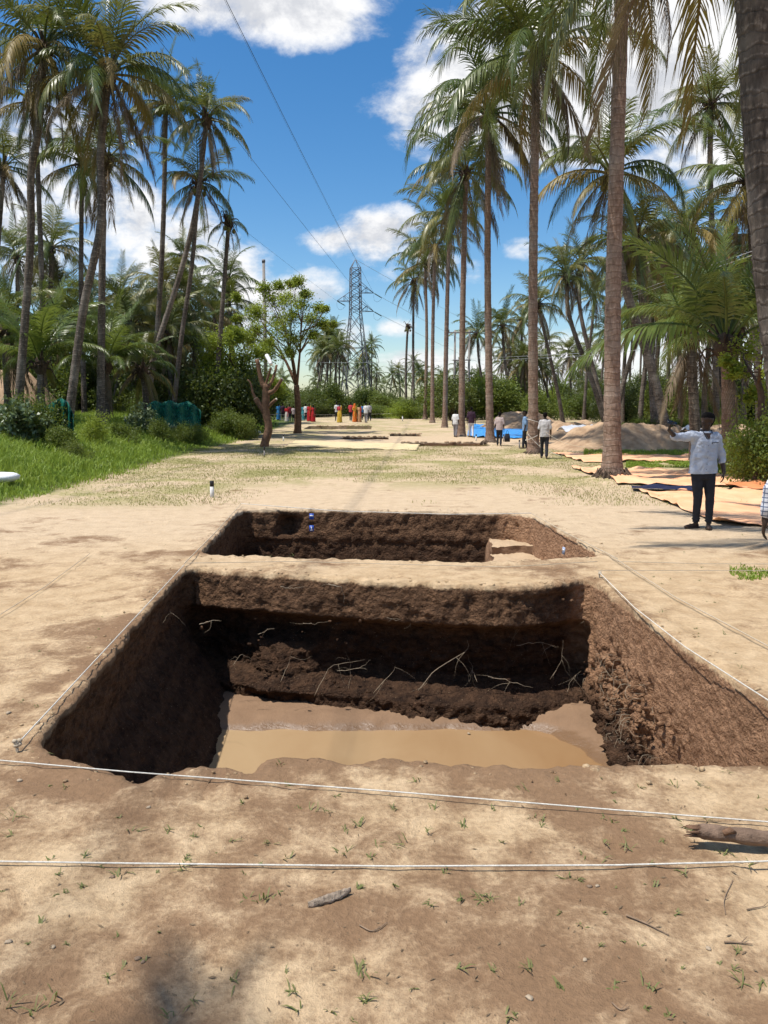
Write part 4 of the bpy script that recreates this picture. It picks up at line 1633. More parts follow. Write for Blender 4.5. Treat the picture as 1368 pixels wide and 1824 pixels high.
scatter_shrubs(22, -40, 440, 42, 62, 4.0, 6.5, 3.0, 5.5, ['leaf_dark', 'leaf_dark', 'leaf_mid'], 'dark bush filling the shade under the left palms', 'bushes under the left palms')
scatter_shrubs(14, 440, 600, 92, 112, 4.5, 8.0, 2.2, 4.2, ['leaf_mid', 'leaf_dark', 'leaf_mid'], 'bush behind the far visitors left of the pylon', 'bushes left of the pylon')
scatter_shrubs(16, 590, 760, 95, 125, 5.0, 8.0, 1.6, 3.4, ['leaf_mid', 'leaf_bright', 'leaf_dark'], 'bush around the foot of the pylon', 'bushes at the foot of the pylon')
scatter_shrubs(8, 660, 760, 78, 92, 3.0, 5.0, 1.0, 2.0, ['leaf_mid', 'leaf_bright'], 'low bush beyond the end of the trench path', 'low bushes at the path end')
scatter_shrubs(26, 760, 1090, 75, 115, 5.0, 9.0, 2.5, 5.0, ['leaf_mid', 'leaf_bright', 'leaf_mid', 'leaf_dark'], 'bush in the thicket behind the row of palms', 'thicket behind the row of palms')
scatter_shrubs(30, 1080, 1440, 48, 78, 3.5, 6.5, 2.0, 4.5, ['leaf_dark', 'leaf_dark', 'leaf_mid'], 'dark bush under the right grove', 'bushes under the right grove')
scatter_shrubs(14, 1085, 1330, 34, 44, 1.2, 2.2, .6, 1.5, ['leaf_mid', 'leaf_bright', 'leaf_mid'], 'small bush along the top of the soil heaps', 'small bushes by the soil heaps')
for i, (u, Y, w, h, kd, lab) in enumerate([(1338, 19.5, 2.0, 1.5, 'leaf_bright', 'green shrub growing on the right end of the soil heap'), (1380, 18, 2.4, 2.0, 'leaf_mid', 'shrub cut by the right edge beside the soil heap'),
                                           (1300, 22, 1.3, .7, 'leaf_mid', 'low creeper covered hump right of the standing man')]):
    pnt = at(u, 760, Y)
    shrub(pnt.x, Y, w, h, kd, i, lab, rz=i * 2.0)


# ------------------------------------------------------------------ grass
def blades(X, Y, h, w, mat, name, label, seed, bend=.5, zoff=0.0):
    q = np.random.default_rng(seed)
    n = len(X)
    Z = gz(X, Y) - .01 + zoff
    a = q.uniform(0, 2 * math.pi, n)
    b = q.uniform(0, 2 * math.pi, n)
    hh = h * q.uniform(.55, 1.25, n)
    ww = w * q.uniform(.7, 1.3, n) / 2
    lx, ly = np.cos(a), np.sin(a)
    sx, sy = np.cos(b), np.sin(b)
    bd = bend * q.uniform(.2, 1.3, n)
    P = np.stack([X, Y, Z], -1)
    S = np.stack([sx * ww, sy * ww, np.zeros(n)], -1)
    m = P + np.stack([lx * bd * hh * .28, ly * bd * hh * .28, hh * .62], -1)
    t = P + np.stack([lx * bd * hh, ly * bd * hh, hh * (1 - .25 * bd)], -1)
    V = np.stack([P - S, P + S, m - S * .8, m + S * .8, t], 1).reshape(-1, 3)
    k = np.arange(n)[:, None] * 5
    T = np.concatenate([k + [0, 1, 2], k + [1, 3, 2], k + [2, 3, 4]])
    o = put(name, mesh_np(name, V, T, M[mat]))
    return tag(o, label, 'grass', None, 'stuff')


q = np.random.default_rng(12)
n = 330000
Y_ = 9.0 * (75 / 9.0) ** (q.uniform(0, 1, n) ** .9)
d_ = q.uniform(0, 1, n) ** .85 * (7 + Y_ * .35)
e_ = bank_edge(Y_) + .35 * pn(-8.0, Y_ * .35, 9.0) + .5 * fbm(Y_ * .9, 0.0, 4.0, 3)
X_ = e_ - d_
ok = (X_ > -.52 * Y_ - 1.5)
X_, Y_, d_ = X_[ok], Y_[ok], d_[ok]
dens = .5 + .9 * fbm(X_ * .5, Y_ * .5, 3.0, 3) + np.minimum(1.0, d_ * .9) - .2
ok = q.uniform(0, 1, len(X_)) < dens
X_, Y_, d_ = X_[ok], Y_[ok], d_[ok]
hgt_ = (.10 + .34 * sstep(d_, 0, 2.2)) * (1 + .5 * fbm(X_ * .7, Y_ * .7, 1.0, 2))
blades(X_, Y_, hgt_, .010 + Y_ * .00055, 'grass_green', 'grass', 'lush green grass covering the left bank', 1, .7)
# thin dry turf round the trenches
n = 120000
Y_ = q.uniform(14.5, 36, n)
X_ = q.uniform(-8.5, 8.0, n)
msk = fbm(X_ * .35, Y_ * .35, 7.0, 3) + .25 * sstep(Y_, 16, 20) - .3 * (np.abs(X_ - .2) < 2.6) * (Y_ < 19) + .15 * (X_ < -3)
ok = msk > q.uniform(-.12, .62, n)
X_, Y_ = X_[ok], Y_[ok]
blades(X_, Y_, .055, .010, 'grass_dry', 'turf', 'thin yellowing turf on the ground behind the pits', 2, .9)
# green patches among the orange sheets and round the heaps
for k, (u0, u1, v0, v1, n, h, lab) in enumerate([(1040, 1240, 800, 812, 5000, .16, 'strip of green grass at the foot of the soil heap'), (1115, 1245, 824, 833, 3500, .10, 'dark green grass strip between two orange sheets'),
                                               (1245, 1400, 806, 848, 7000, .22, 'green grass right of the standing man'), (1300, 1440, 985, 1060, 4200, .05, 'patch of green grass by the right edge'),
                                               (660, 760, 742, 752, 5000, .3, 'rough green grass at the end of the path'), (880, 950, 745, 757, 3000, .3, 'green grass behind the blue sheet')]):
    uu, vv = q.uniform(u0, u1, n), q.uniform(v0, v1, n)
    pp_ = [gp(a, b) for a, b in zip(uu, vv)]
    XX, YY = np.array([s.x for s in pp_]), np.array([s.y for s in pp_])
    ok = fbm(XX * 1.1, YY * 1.1, 2.0, 2) > -.22
    if k == 3:
        cc = gp(1366, 1022)
        ok = np.hypot((XX - cc.x) / .55, (YY - cc.y) / .42) + .9 * fbm(XX * 5, YY * 5, 1.0, 3) < .85
    blades(XX[ok], YY[ok], h, .008 + .0005 * float(YY.mean()), 'grass_green', 'grass', lab, 30 + k, .7)

# sprouts on the bare ground near the camera
tufts = [(715, 1500), (760, 1480), (830, 1470), (775, 1440), (890, 1500), (950, 1455), (965, 1470), (1075, 1500), (1010, 1560), (1030, 1565), (1070, 1533), (860, 1605), (870, 1600),
         (768, 1610), (790, 1555), (850, 1595), (820, 1600), (708, 1580), (640, 1725), (645, 1735), (660, 1785), (530, 1800), (905, 1810), (1155, 1760), (1000, 1758), (940, 1725), (815, 1725),
         (20, 1785), (90, 1780), (65, 1800), (220, 1555), (150, 1525), (90, 1530), (320, 1545), (300, 1480), (345, 1490), (235, 1480), (360, 1475), (410, 1500), (480, 1500), (510, 1530),
         (560, 1445), (590, 1450), (615, 1480), (640, 1470), (660, 1530), (610, 1520), (440, 1600), (75, 1640), (20, 1490), (25, 1455), (420, 1750), (340, 1785), (300, 1805), (520, 1770),
         (1165, 1545), (1220, 1555), (1120, 1515), (1290, 1520), (1330, 1540), (1350, 1755), (1325, 1750), (1000, 1395), (935, 1405), (1070, 1388), (1200, 1400), (895, 1385), (740, 1390),
         (60, 1345), (130, 1345), (200, 1370), (330, 1390), (260, 1380), (500, 1360), (640, 1355), (860, 1355), (1245, 1400), (1300, 1380), (1345, 1370), (520, 990), (480, 992), (350, 1060),
         (300, 1100), (250, 1130), (270, 1180), (200, 1190), (210, 1140), (380, 1000), (1105, 1110), (1140, 1140), (1180, 1090), (1240, 1120), (1290, 1130), (230, 1215), (1320, 1190),
         (470, 1605), (480, 1600), (1230, 1480), (1090, 1465), (1260, 1460), (880, 1440), (700, 1440)]
q = np.random.default_rng(77)
V, T, k0 = [], [], 0
for (u, v) in tufts + [(q.uniform(0, 1368), q.uniform(1390, 1820)) for _ in range(70)] + [(q.uniform(0, 300), q.uniform(960, 1300)) for _ in range(30)] + [(q.uniform(1120, 1368), q.uniform(930, 1180)) for _ in range(26)]:
    c = gp(u, v)
    if min(float(signed_dist(PITS[0], np.array([c.x]), np.array([c.y]))[0]), 9) < .05:
        continue
    c.z = gzf(c.x, c.y)
    big = q.uniform(.45, 1.0) if (u, v) in tufts else q.uniform(.2, .55)
    for b in range(int(q.integers(4, 9))):
        a = q.uniform(0, 6.28)
        ln = .058 * big * q.uniform(.5, 1.4)
        el_ = q.uniform(.15, 1.1)
        d = np.array([math.cos(a) * math.cos(el_), math.sin(a) * math.cos(el_), math.sin(el_)])
        s = np.array([-math.sin(a), math.cos(a), 0]) * .0028 * q.uniform(.7, 1.3)
        off = np.array([q.normal(0, .014), q.normal(0, .014), 0]) * big
        p0 = np.array(c) + off
        m = p0 + d * ln * .6
        t = m + (d + np.array([0, 0, -.6])) * ln * .45
        V += [p0 - s, p0 + s, m - s * .8, m + s * .8, t]
        T += [[k0, k0 + 1, k0 + 2], [k0 + 1, k0 + 3, k0 + 2], [k0 + 2, k0 + 3, k0 + 4]]
        k0 += 5
tag(put('sprouts', mesh_np('sprouts', np.array(V), np.array(T), M['sprout'])), 'small grass sprouts scattered over the bare earth', 'grass', None, 'stuff')

# ------------------------------------------------------------------ roots in the pit sides
rr = random.Random(4)


def root(px, Y, r, branch=2, jit=.05):
    pts = [at(u, v, Y + rr.uniform(-jit, jit)) for u, v in px]
    path = smooth_path(pts, 12)
    for i_, p_ in enumerate(path):
        k_ = .035 * math.sin(math.pi * i_ / 11)
        path[i_] = p_ + Vector((float(pn(p_.x * 9, i_ * .4, r * 900)), float(pn(p_.z * 9, i_ * .5, 4.0)) + .4, float(pn(p_.x * 11, i_ * .6, 7.0)))) * k_
    mb = MB().tube(path, [r * (1.25 - 1.05 * i / 11) for i in range(12)], 5)
    for _ in range(branch):
        a = path[rr.randint(2, 9)]
        d = Vector((rr.uniform(-.25, .25), rr.uniform(-.1, .05), rr.uniform(-.3, .05)))
        mb.tube(smooth_path([a, a + d * .5 + Vector((rr.uniform(-.04, .04), 0, rr.uniform(-.04, .04))), a + d], 6), [r * .5, r * .45, r * .4, r * .3, r * .2, r * .1], 4)
    mb.build('root', M['root_pale'], near_pit)


for px, Y, r in [([(745, 1230), (775, 1195), (830, 1160), (832, 1140)], 8.05, .009), ([(560, 1240), (590, 1190), (650, 1175)], 8.1, .008), ([(870, 1205), (910, 1215), (950, 1225)], 7.95, .009),
                 ([(980, 1210), (1000, 1180), (1003, 1140)], 8.0, .006), ([(920, 1150), (960, 1145), (995, 1155)], 8.1, .006), ([(665, 1235), (700, 1195), (705, 1185)], 8.1, .006),
                 ([(850, 1215), (840, 1190), (833, 1165)], 8.05, .005), ([(500, 1215), (515, 1180), (520, 1160)], 8.0, .006), ([(415, 1185), (430, 1168), (450, 1175)], 7.95, .006),
                 ([(355, 1112), (375, 1107), (395, 1106)], 8.12, .010), ([(600, 1195), (640, 1190), (660, 1175)], 8.1, .006), ([(620, 1230), (625, 1190), (615, 1160)], 8.1, .004),
                 ([(460, 1130), (480, 1122), (490, 1120)], 8.15, .007), ([(290, 1110), (300, 1095), (305, 1085)], 7.2, .004), ([(1010, 1235), (1020, 1210), (1035, 1195)], 7.9, .006),
                 ([(905, 1110), (925, 1118), (940, 1115)], 8.15, .005), ([(690, 1100), (710, 1106), (740, 1100)], 8.15, .005), ([(540, 1110), (560, 1112), (590, 1105)], 8.15, .006),
                 ([(500, 1045), (520, 1048), (545, 1045)], 8.22, .009), ([(585, 1040), (610, 1050), (612, 1075)], 8.22, .010)]:
    root(px, Y, r * .45, 3 if px[0][0] > 600 else 1)
# fine root tangle on the right-hand side
mb = MB()
for i in range(60):
    y = rr.gauss(7.05, .6)
    z = -rr.uniform(.5, 1.28)
    x = 2.15 + rr.uniform(-.07, .03) + max(0, (7.6 - y)) * .045
    a = Vector((x, y, z))
    d = Vector((rr.gauss(-.03, .03), rr.gauss(0, .09), rr.gauss(-.06, .08)))
    e2 = Vector((rr.uniform(-.03, .03), rr.gauss(0, .04), rr.gauss(-.02, .04)))
    r_ = rr.choice((.0012, .0016, .0022, .003))
    mb.tube(smooth_path([a + Vector((.08, 0, 0)), a, a + d * .5 + e2, a + d], 7), [r_, r_, r_, r_ * .9, r_ * .8, r_ * .6, r_ * .3], 4)
o = mb.build('root_tangle', M['root_pale'], near_pit)
o['kind'] = 'stuff'
# clods clinging to the sides
mb = MB()
for i in range(110):
    if i < 50:
        x, z = rr.uniform(-2.0, 2.1), -rr.uniform(.08, 1.25)
        y = 8.22 - (.10 if z > -.42 else -.14 if z > -1.0 else .22) + rr.uniform(-.03, .05)
    else:
        y, z = rr.gauss(7.2, .7), -rr.uniform(.55, 1.3)
        x = 2.15 + max(0, (7.6 - y)) * .05
    r = rr.uniform(.010, .026)
    mb.ball((x, y, z), (r * rr.uniform(.8, 1.5), r, r * rr.uniform(.6, 1)), 8, 6, 1.0)
o = mb.build('clods', M['soil'], near_pit)
o['kind'] = 'stuff'

# dry bits of leaf, bark and root strewn over the bare ground
q = np.random.default_rng(31)
n = 1100
U_, V_ = q.uniform(-40, 1410, n), 925 + 900 * q.uniform(0, 1, n) ** .8
pp_ = [gp(a, b) for a, b in zip(U_, V_)]
X_, Y_ = np.array([s_.x for s_ in pp_]), np.array([s_.y for s_ in pp_])
ok = (signed_dist(PITS[0], X_, Y_) > .12) & (signed_dist(PITS[1], X_, Y_) > .12) & (fbm(X_ * 1.2, Y_ * 1.2, 8.0, 3) > q.uniform(-.5, .4, n))
X_, Y_ = X_[ok], Y_[ok]
n = len(X_)
a = q.uniform(0, 6.28, n)
ln = q.uniform(.003, .011, n) * q.choice([.6, 1, 1.5], n)
wd_ = ln * q.uniform(.08, .4, n)
P = np.stack([X_, Y_, gz(X_, Y_) + .004], -1)
d = np.stack([np.cos(a) * ln, np.sin(a) * ln, q.uniform(-.1, .25, n) * ln], -1)
w = np.stack([-np.sin(a) * wd_, np.cos(a) * wd_, q.uniform(-.2, .2, n) * wd_], -1)
hz = np.zeros((n, 3))
hz[:, 2] = wd_ * .6 + .0015
V = np.stack([P - d, P - w, P + d, P + w, P + hz], 1).reshape(-1, 3)
k = np.arange(n)[:, None] * 5
T = np.concatenate([k + [0, 1, 4], k + [1, 2, 4], k + [2, 3, 4], k + [3, 0, 4]])
tag(put('litter', mesh_np('litter', V, T, M['litter'])), 'dry leaf and bark bits strewn over the bare earth', 'litter', None, 'stuff')

# crumbs of earth along the lips of the pits
for pit_o, poly, n in ((near_pit, pit_near, 900), (far_pit, pit_far, 500)):
    rp_ = resample(poly, .05)
    mb = MB()
    for i in range(n):
        c = rp_[q.integers(0, len(rp_))]
        x, y = c[0] + q.normal(0, .09), c[1] + q.normal(0, .09)
        if float(signed_dist(poly, np.array([x]), np.array([y]))[0]) < .01:
            continue
        r = float(q.uniform(.003, .012) * q.choice([.7, 1, 1.8]))
        mb.ball((x, y, gzf(x, y) + .008), (r * q.uniform(.8, 1.5), r, r * .7), 6, 4, .8)
    o = mb.build('rim_crumbs', M['soil'], pit_o, smooth=False)
    o['kind'] = 'stuff'
# ------------------------------------------------------------------ pylon, poles and lines
Yt = 150.0
tb = at(634, 716, Yt)
tower = empty('lattice_pylon', (tb.x, Yt, 0), 'steel lattice power pylon rising over the far trees', 'pylon', None, None, R(14))


def zt(v):
    return at(636, v, Yt).z


prof = [(0, 2.75), (zt(640), 1.75), (zt(560), .98), (zt(520), .90), (zt(478), .84), (zt(463), .06)]
pz = np.array([p_[0] for p_ in prof])
pw = np.array([p_[1] for p_ in prof])
hw = lambda z: float(np.interp(z, pz, pw))
for sx in (-1, 1):
    for sy in (-1, 1):
        MB().tube([(sx * hw(z), sy * hw(z), z) for z in pz], [.11, .10, .085, .08, .07, .05], 4).build('leg', M['steel'], tower)
levels = list(np.linspace(0, zt(560), 7)) + list(np.linspace(zt(560), zt(478), 9))[1:]
for (ax, sg) in ((0, -1), (0, 1), (1, -1), (1, 1)):
    mb = MB()
    for i in range(len(levels) - 1):
        z0, z1 = levels[i], levels[i + 1]
        w0, w1 = hw(z0), hw(z1)

        def P3(t, z, w):
            return (t * w, sg * w, z) if ax == 0 else (sg * w, t * w, z)
        th = .055 if z0 < zt(560) else .045
        mb.bar(P3(-1, z0, w0), P3(1, z1, w1), th)
        mb.bar(P3(1, z0, w0), P3(-1, z1, w1), th)
        if i in (3, 6, 8, 10, 12, 14) or i == len(levels) - 2:
            mb.bar(P3(-1, z1, w1), P3(1, z1, w1), th)
    mb.build('bracing', M['steel'], tower)
tips = {}
for nm, sgn, v in (('L', -1, 537), ('U', 1, 521), ('D', 1, 554)):
    z = zt(v)
    w = hw(z)
    tip = Vector((sgn * 3.45, 0, z))
    mb = MB()
    for sy in (-1, 1):
        mb.bar((sgn * w, sy * w, z), tip, .05)
        mb.bar((sgn * w, sy * w, z + 1.75), tip, .05)
        mid = Vector((sgn * w, sy * w, z)).lerp(tip, .45)
        up = Vector((sgn * w, sy * w, z + 1.75)).lerp(tip, .45)
        mb.bar(mid, up, .04)
        mb.bar((sgn * w, sy * w, z), up, .04)
    arm = mb.build('crossarm', M['steel'], tower)
    tips[nm] = tower.matrix_basis @ tip
    mb = MB()
    d = Vector((1.6, .4, -.75)).normalized()
    for i in range(9):
        c = tip + d * (.25 + i * .17)
        mb.ball(c, (.13, .13, .10), 8, 5)
    mb.tube([tip, tip + d * 1.9], .03, 5)
    mb.build('insulator', M['insulator'], tower)
    lp = [tip + d * 1.9, tip + d * 1.2 + Vector((-.2, 0, -1.0)), tip + Vector((.1, -.1, -1.3)), tip + Vector((-.1, -.2, -.3))]
    MB().tube(smooth_path(lp, 10), .02, 4).build('jumper_loop', M['wire_dark'], tower)
tips['T'] = Vector((tb.x, Yt, zt(462)))


def wire(name, pts, sag, r, mat, label, cat='wire', group=None, n=40):
    a, b = Vector(pts[0]), Vector(pts[-1])
    if len(pts) == 2:
        path = [a.lerp(b, i / (n - 1)) - Vector((0, 0, sag * 4 * (i / (n - 1)) * (1 - i / (n - 1)))) for i in range(n)]
    else:
        path = smooth_path(pts, n)
    o = MB().tube(path, r, 5).build(name, M[mat], smooth=True)
    return tag(o, label, cat, group)


def beyond(p0, u, v, Y):
    """end point behind the camera of the straight line from p0 through a pixel at depth Y"""
    p1 = at(u, v, Y * 1.5)
    Y = Y * 1.5
    return p0 + (p1 - p0) * ((p0.y + 25) / (p0.y - Y))


WG = 'wires of the pylon line'
wire('power_line', [tips['T'], beyond(tips['T'], 408, 0, 30)], .5, .007, 'wire_dark', 'thin earth wire running from the tip of the pylon overhead', group=WG)
wire('power_line', [tips['U'], beyond(tips['U'], 414, 0, 30)], .7, .017, 'wire_dark', 'power line sweeping from the upper right arm to the top of the picture', group=WG)
wire('power_line', [tips['D'], beyond(tips['D'], 262, 20, 30)], .7, .016, 'wire_dark', 'power line passing the crown of the leaning palm', group=WG)
wire('power_line', [tips['L'], beyond(tips['L'], 100, 118, 30)], .7, .012, 'wire_dark', 'lowest power line from the left arm towards the left palms', group=WG)
for k, (nm, u, v) in enumerate((('T', 1000, 650), ('U', 1010, 690), ('D', 1020, 712))):
    wire('power_line', [tips[nm], at(u, v, 420)], 1.5, .03, 'wire_light', ('thin wire', 'upper wire', 'lower wire')[k] + ' running right from the pylon behind the palms', group=WG)

pole = at(822, 700, 82)
hp = empty('electric_pole', (pole.x, 82, gzf(pole.x, 82)), 'twin concrete electric pole with steel crossarms behind the row', 'pole')
ztop = at(822, 594, 82).z
for dx_ in (-.72, .72):
    MB().tube([(dx_, 0, -.2), (dx_, 0, ztop)], [.16, .10], 6).build('post', M['concrete_pole'], hp)
for v, w in ((599, 1.5), (648, .9)):
    MB().box((0, -.16, at(822, v, 82).z), (w * 2, .10, .12)).build('crossarm', M['steel'], hp)
for dx_ in (-1.35, 0, 1.35):
    MB().tube([(dx_, -.16, at(822, 599, 82).z + .06), (dx_, -.16, at(822, 599, 82).z + .32)], [.06, .045], 6).build('insulator', M['insulator'], hp)
p1 = at(474, 700, 58)
ep = empty('electric_pole', (p1.x, 58, gzf(p1.x, 58)), 'slim electric pole rising above the light green tree', 'pole')
MB().tube([(0, 0, -.2), (0, 0, at(474, 472, 58).z)], [.16, .10], 7).build('post', M['concrete_pole'], ep)
MB().tube([(0, 0, at(474, 472, 58).z), (0, 0, at(474, 467, 58).z)], [.13, .12], 7).build('cap', M['steel'], ep)
SW = 'low service wires'
za = at(822, 640, 82)
wire('service_wire', [at(486, 640, 88), at(600, 646, 95), at(838, 642, 80), at(1060, 632, 46), at(1245, 600, 31)], 0, .009, 'wire_light', 'pale wire rising right across the palm stems', group=SW)
wire('service_wire', [at(760, 640, 90), at(850, 638, 80), at(1055, 628, 50), at(1110, 620, 44)], 0, .009, 'wire_light', 'pale wire just above the wire rising across the palm stems', group=SW)
wire('service_wire', [at(1098, 532, 36), at(1230, 485, 33), at(1420, 420, 30)], 0, .010, 'wire_light', 'upper of two thin wires before the right grove', group=SW)
wire('service_wire', [at(1098, 538, 36), at(1230, 492, 33), at(1420, 428, 30)], 0, .010, 'wire_light', 'lower of two thin wires before the right grove', group=SW)

# ------------------------------------------------------------------ green nets, little building at the left
def net(px_top, px_bot, Y0, Y1, label):
    n, m = 40, 10
    V = []
    for j in range(m):
        for i in range(n):
            f = i / (n - 1)
            u = np.interp(f, np.linspace(0, 1, len(px_top)), [p_[0] for p_ in px_top])
            vt = np.interp(f, np.linspace(0, 1, len(px_top)), [p_[1] for p_ in px_top])
            vb = np.interp(f, np.linspace(0, 1, len(px_bot)), [p_[1] for p_ in px_bot])
            w = j / (m - 1)
            Y = Y0 + (Y1 - Y0) * f + .16 * math.sin(f * 29) * (1 - .3 * w) + .22 * float(pn(f * 13, w * 4))
            V.append(tuple(at(u, vt + (vb - vt) * w, Y)))
    o = put('shade_net', mesh_np('shade_net', np.array(V), grid_faces(n, m), M['net_green'], True))
    md = o.modifiers.new('thickness', 'SOLIDIFY')
    md.thickness = .004
    return tag(o, label, 'net', 'green shade nets on the bank')


net([(60, 734), (85, 722), (108, 708), (121, 716), (131, 738)], [(60, 775), (131, 780)], 24.5, 24, 'sagging green shade net between the two leftmost trunks')
net([(262, 722), (275, 713), (288, 718), (302, 712), (318, 719), (334, 714), (348, 722), (358, 732)], [(266, 772), (352, 770)], 36, 38, 'green shade net stretched below the leaning palms')
hb = at(258, 690, 62)
hut = empty('small_building', (hb.x, 62, gzf(hb.x, 62)), 'small building with blue and white striped wall glimpsed between the left palms', 'building')
MB().box((0, 0, 2.6), (3.6, 3.0, 5.2)).build('wall', M['wall_white'], hut, smooth=False)
for k in range(4):
    MB().box((-1.35 + k * .9, -1.53, 4.3), (.34, .06, 1.8)).build('stripe', M['stripe_blue'], hut, smooth=False)
MB().box((0, 0, 5.28), (4.0, 3.4, .16)).build('roof', M['sheet_grey'], hut, smooth=False)
hb = at(14, 700, 40)
mb = MB()
mb.ball((0, 0, .2), (2.6, 1.5, 2.4), 26, 16, .25)
hpz = mb.build('spoil_heap', M['heap_sand'], None, (hb.x, 40, gzf(hb.x, 40) - .2))
tag(hpz, 'reddish heap of earth behind the leftmost palm trunk', 'soil heap')


# ------------------------------------------------------------------ soil heaps on the right
def heap(label, px_base, width, depth, height, seed, lumps=.35):
    b = gp(*px_base)
    n, m = 90, 60
    X, Y = np.meshgrid(np.linspace(-1, 1, n), np.linspace(-1, 1, m))
    rad = np.sqrt(X ** 2 + Y ** 2) + .16 * fbm(X * 2, Y * 2, seed, 2)
    prof_ = np.clip(1 - rad, 0, 1)
    h = sstep(prof_, 0, .75) * (1 + lumps * fbm(X * width * .55, Y * depth * .55, seed + 3, 4)) * height
    h += .05 * np.abs(fbm(X * width * 2.2, Y * depth * 2.2, seed, 3)) * (prof_ > 0)
    xx, yy = X * width / 2, Y * depth / 2 + depth / 2
    h = h - .06
    o = put('spoil_heap', mesh_np('spoil_heap', np.stack([xx.ravel(), yy.ravel(), h.ravel()], -1), grid_faces(n, m), M['heap_sand'], True), None, (b.x, b.y, gzf(b.x, b.y)))
    return tag(o, label, 'soil heap', 'heaps of dug earth')


heap('far sandy soil heap behind the second palm of the row', (945, 768), 7.5, 7, 1.2, 2.0, .2)
heap('smooth soil heap with grey sheeting on its top', (1050, 788), 6.5, 6, .95, 4.0, .3)
heap('long crumbly soil heap behind the standing man', (1165, 806), 9.2, 5.0, 1.0, 6.0, .34)
heap('soil heap overgrown with creepers at the right edge', (1345, 808), 6.0, 5.0, 1.0, 8.0, .25)


# ------------------------------------------------------------------ sheets spread on the ground
def sheet(label, corners, mat, seed, lift=.03, wr=.05, n=70, m=40, curl=.0, cat='tarpaulin', group=None, zf=None, fold=None, name='tarpaulin'):
    """corners: pixels near-left, near-right, far-right, far-left on the ground"""
    c = [gp(*p_) for p_ in corners]
    U, W = np.meshgrid(np.linspace(0, 1, n), np.linspace(0, 1, m))
    uu = U + .020 * fbm(W * 6, U * 0 + seed, 0, 3) * (1 - 2 * np.abs(U - .5)) * 0 + .018 * fbm(W * 7 + seed, U * 2, 1.0, 3)
    ww = W + .035 * fbm(U * 7 + seed, W * 2, 2.0, 3)
    X = (c[0].x * (1 - uu) + c[1].x * uu) * (1 - ww) + (c[3].x * (1 - uu) + c[2].x * uu) * ww
    Y = (c[0].y * (1 - uu) + c[1].y * uu) * (1 - ww) + (c[3].y * (1 - uu) + c[2].y * uu) * ww
    ridge = np.abs(fbm(X * .9 + seed, Y * .5, seed, 3))
    Z = gz(X, Y) + lift + wr * ridge + wr * .5 * (fbm(X * 2.6, Y * 2.0, seed + 4, 3) + .35)
    edge = np.minimum(np.minimum(U, 1 - U) * n / 6, np.minimum(W, 1 - W) * m / 6).clip(0, 1)
    Z = Z + curl * (1 - edge) * np.maximum(0, fbm(X * 1.6, Y * 1.6, seed + 9, 2) + .1) * 1.5
    if zf is not None:
        Z = zf(X, Y, Z)
    o = put(name, mesh_np(name, np.stack([X.ravel(), Y.ravel(), Z.ravel()], -1), grid_faces(n, m), M[mat], True))
    md = o.modifiers.new('thickness', 'SOLIDIFY')
    md.thickness = .006
    return tag(o, label, cat, group)


TG = 'sheets spread beside the pits'
sheet('front orange sheet spread behind the standing man', [(1285, 937), (1480, 941), (1430, 872), (1138, 877)], 'tarp_peach', 3.0, .015, .06, curl=.10, group=TG)
sheet('wide pale peach sheet behind the dark blue edge', [(1100, 866), (1450, 870), (1335, 846), (1018, 834)], 'tarp_peach', 6.0, .03, .07, curl=.10, group=TG)
sheet('narrow peach sheet lying along the grass by the soil heap', [(1040, 824), (1268, 824), (1245, 813), (985, 808)], 'tarp_peach', 9.0, .02, .06, curl=.08, group=TG)
sheet('folded orange flap at the right end of the sheets', [(1290, 873), (1450, 884), (1440, 866), (1300, 866)], 'tarp_orange', 12.0, .07, .10, curl=.12, group=TG, n=50, m=20)
sheet('crumpled orange edge turned up near the right border', [(1312, 855), (1420, 860), (1400, 848), (1322, 848)], 'tarp_orange', 15.0, .07, .12, curl=.12, group=TG, n=40, m=20)
sheet('dark blue sheet edge between the two orange sheets', [(1126, 876), (1240, 880), (1238, 874), (1124, 870)], 'tarp_navy', 18.0, .06, .05, curl=.04, group=TG, n=50, m=14)
sheet('bright blue sheet on the ground between the row palms', [(832, 779), (938, 782), (934, 764), (836, 762)], 'tarp_blue', 21.0, .02, .12, curl=.1, group=TG)
sheet('yellow sheet spread across the path', [(508, 796), (742, 803), (748, 792), (526, 786)], 'tarp_yellow', 24.0, .02, .03, curl=.03, group=TG)


def on_heap(dz_):
    return lambda X, Y, Z: Z + dz_


for lab, u0, u1, v0, v1, Y, sd in (('grey plastic sheeting draped on top of the soil heap', 1000, 1075, 754, 764, 35, 27.0), ('end of grey sheeting right of the nearest row palm', 1098, 1135, 756, 766, 33.5, 30.0),
                                   ('white cloth bundle on the heap behind the man', 1223, 1246, 756, 766, 32.0, 33.0)):
    U, W = np.meshgrid(np.linspace(0, 1, 40), np.linspace(0, 1, 16))
    a, b = at(u0, v1, Y), at(u1, v0, Y)
    X = a.x + (b.x - a.x) * U + .1 * fbm(W * 5, U, sd, 2)
    Yv = Y - .9 + 1.8 * W + .2 * fbm(U * 5, W, sd, 2)
    Z = (a.z + b.z) / 2 + .10 * np.abs(fbm(X * 2, Yv * 2, sd, 3)) * 2 - .35 * np.abs(W - .5) ** 2 * 2 - .10 * (np.abs(U - .5) * 2) ** 4
    o = put('plastic_sheet', mesh_np('plastic_sheet', np.stack([X.ravel(), Yv.ravel(), Z.ravel()], -1), grid_faces(40, 16), M['white_sack' if sd > 32 else 'sheet_grey'], True))
    o.modifiers.new('thickness', 'SOLIDIFY').thickness = .01
    tag(o, lab, 'plastic sheet')

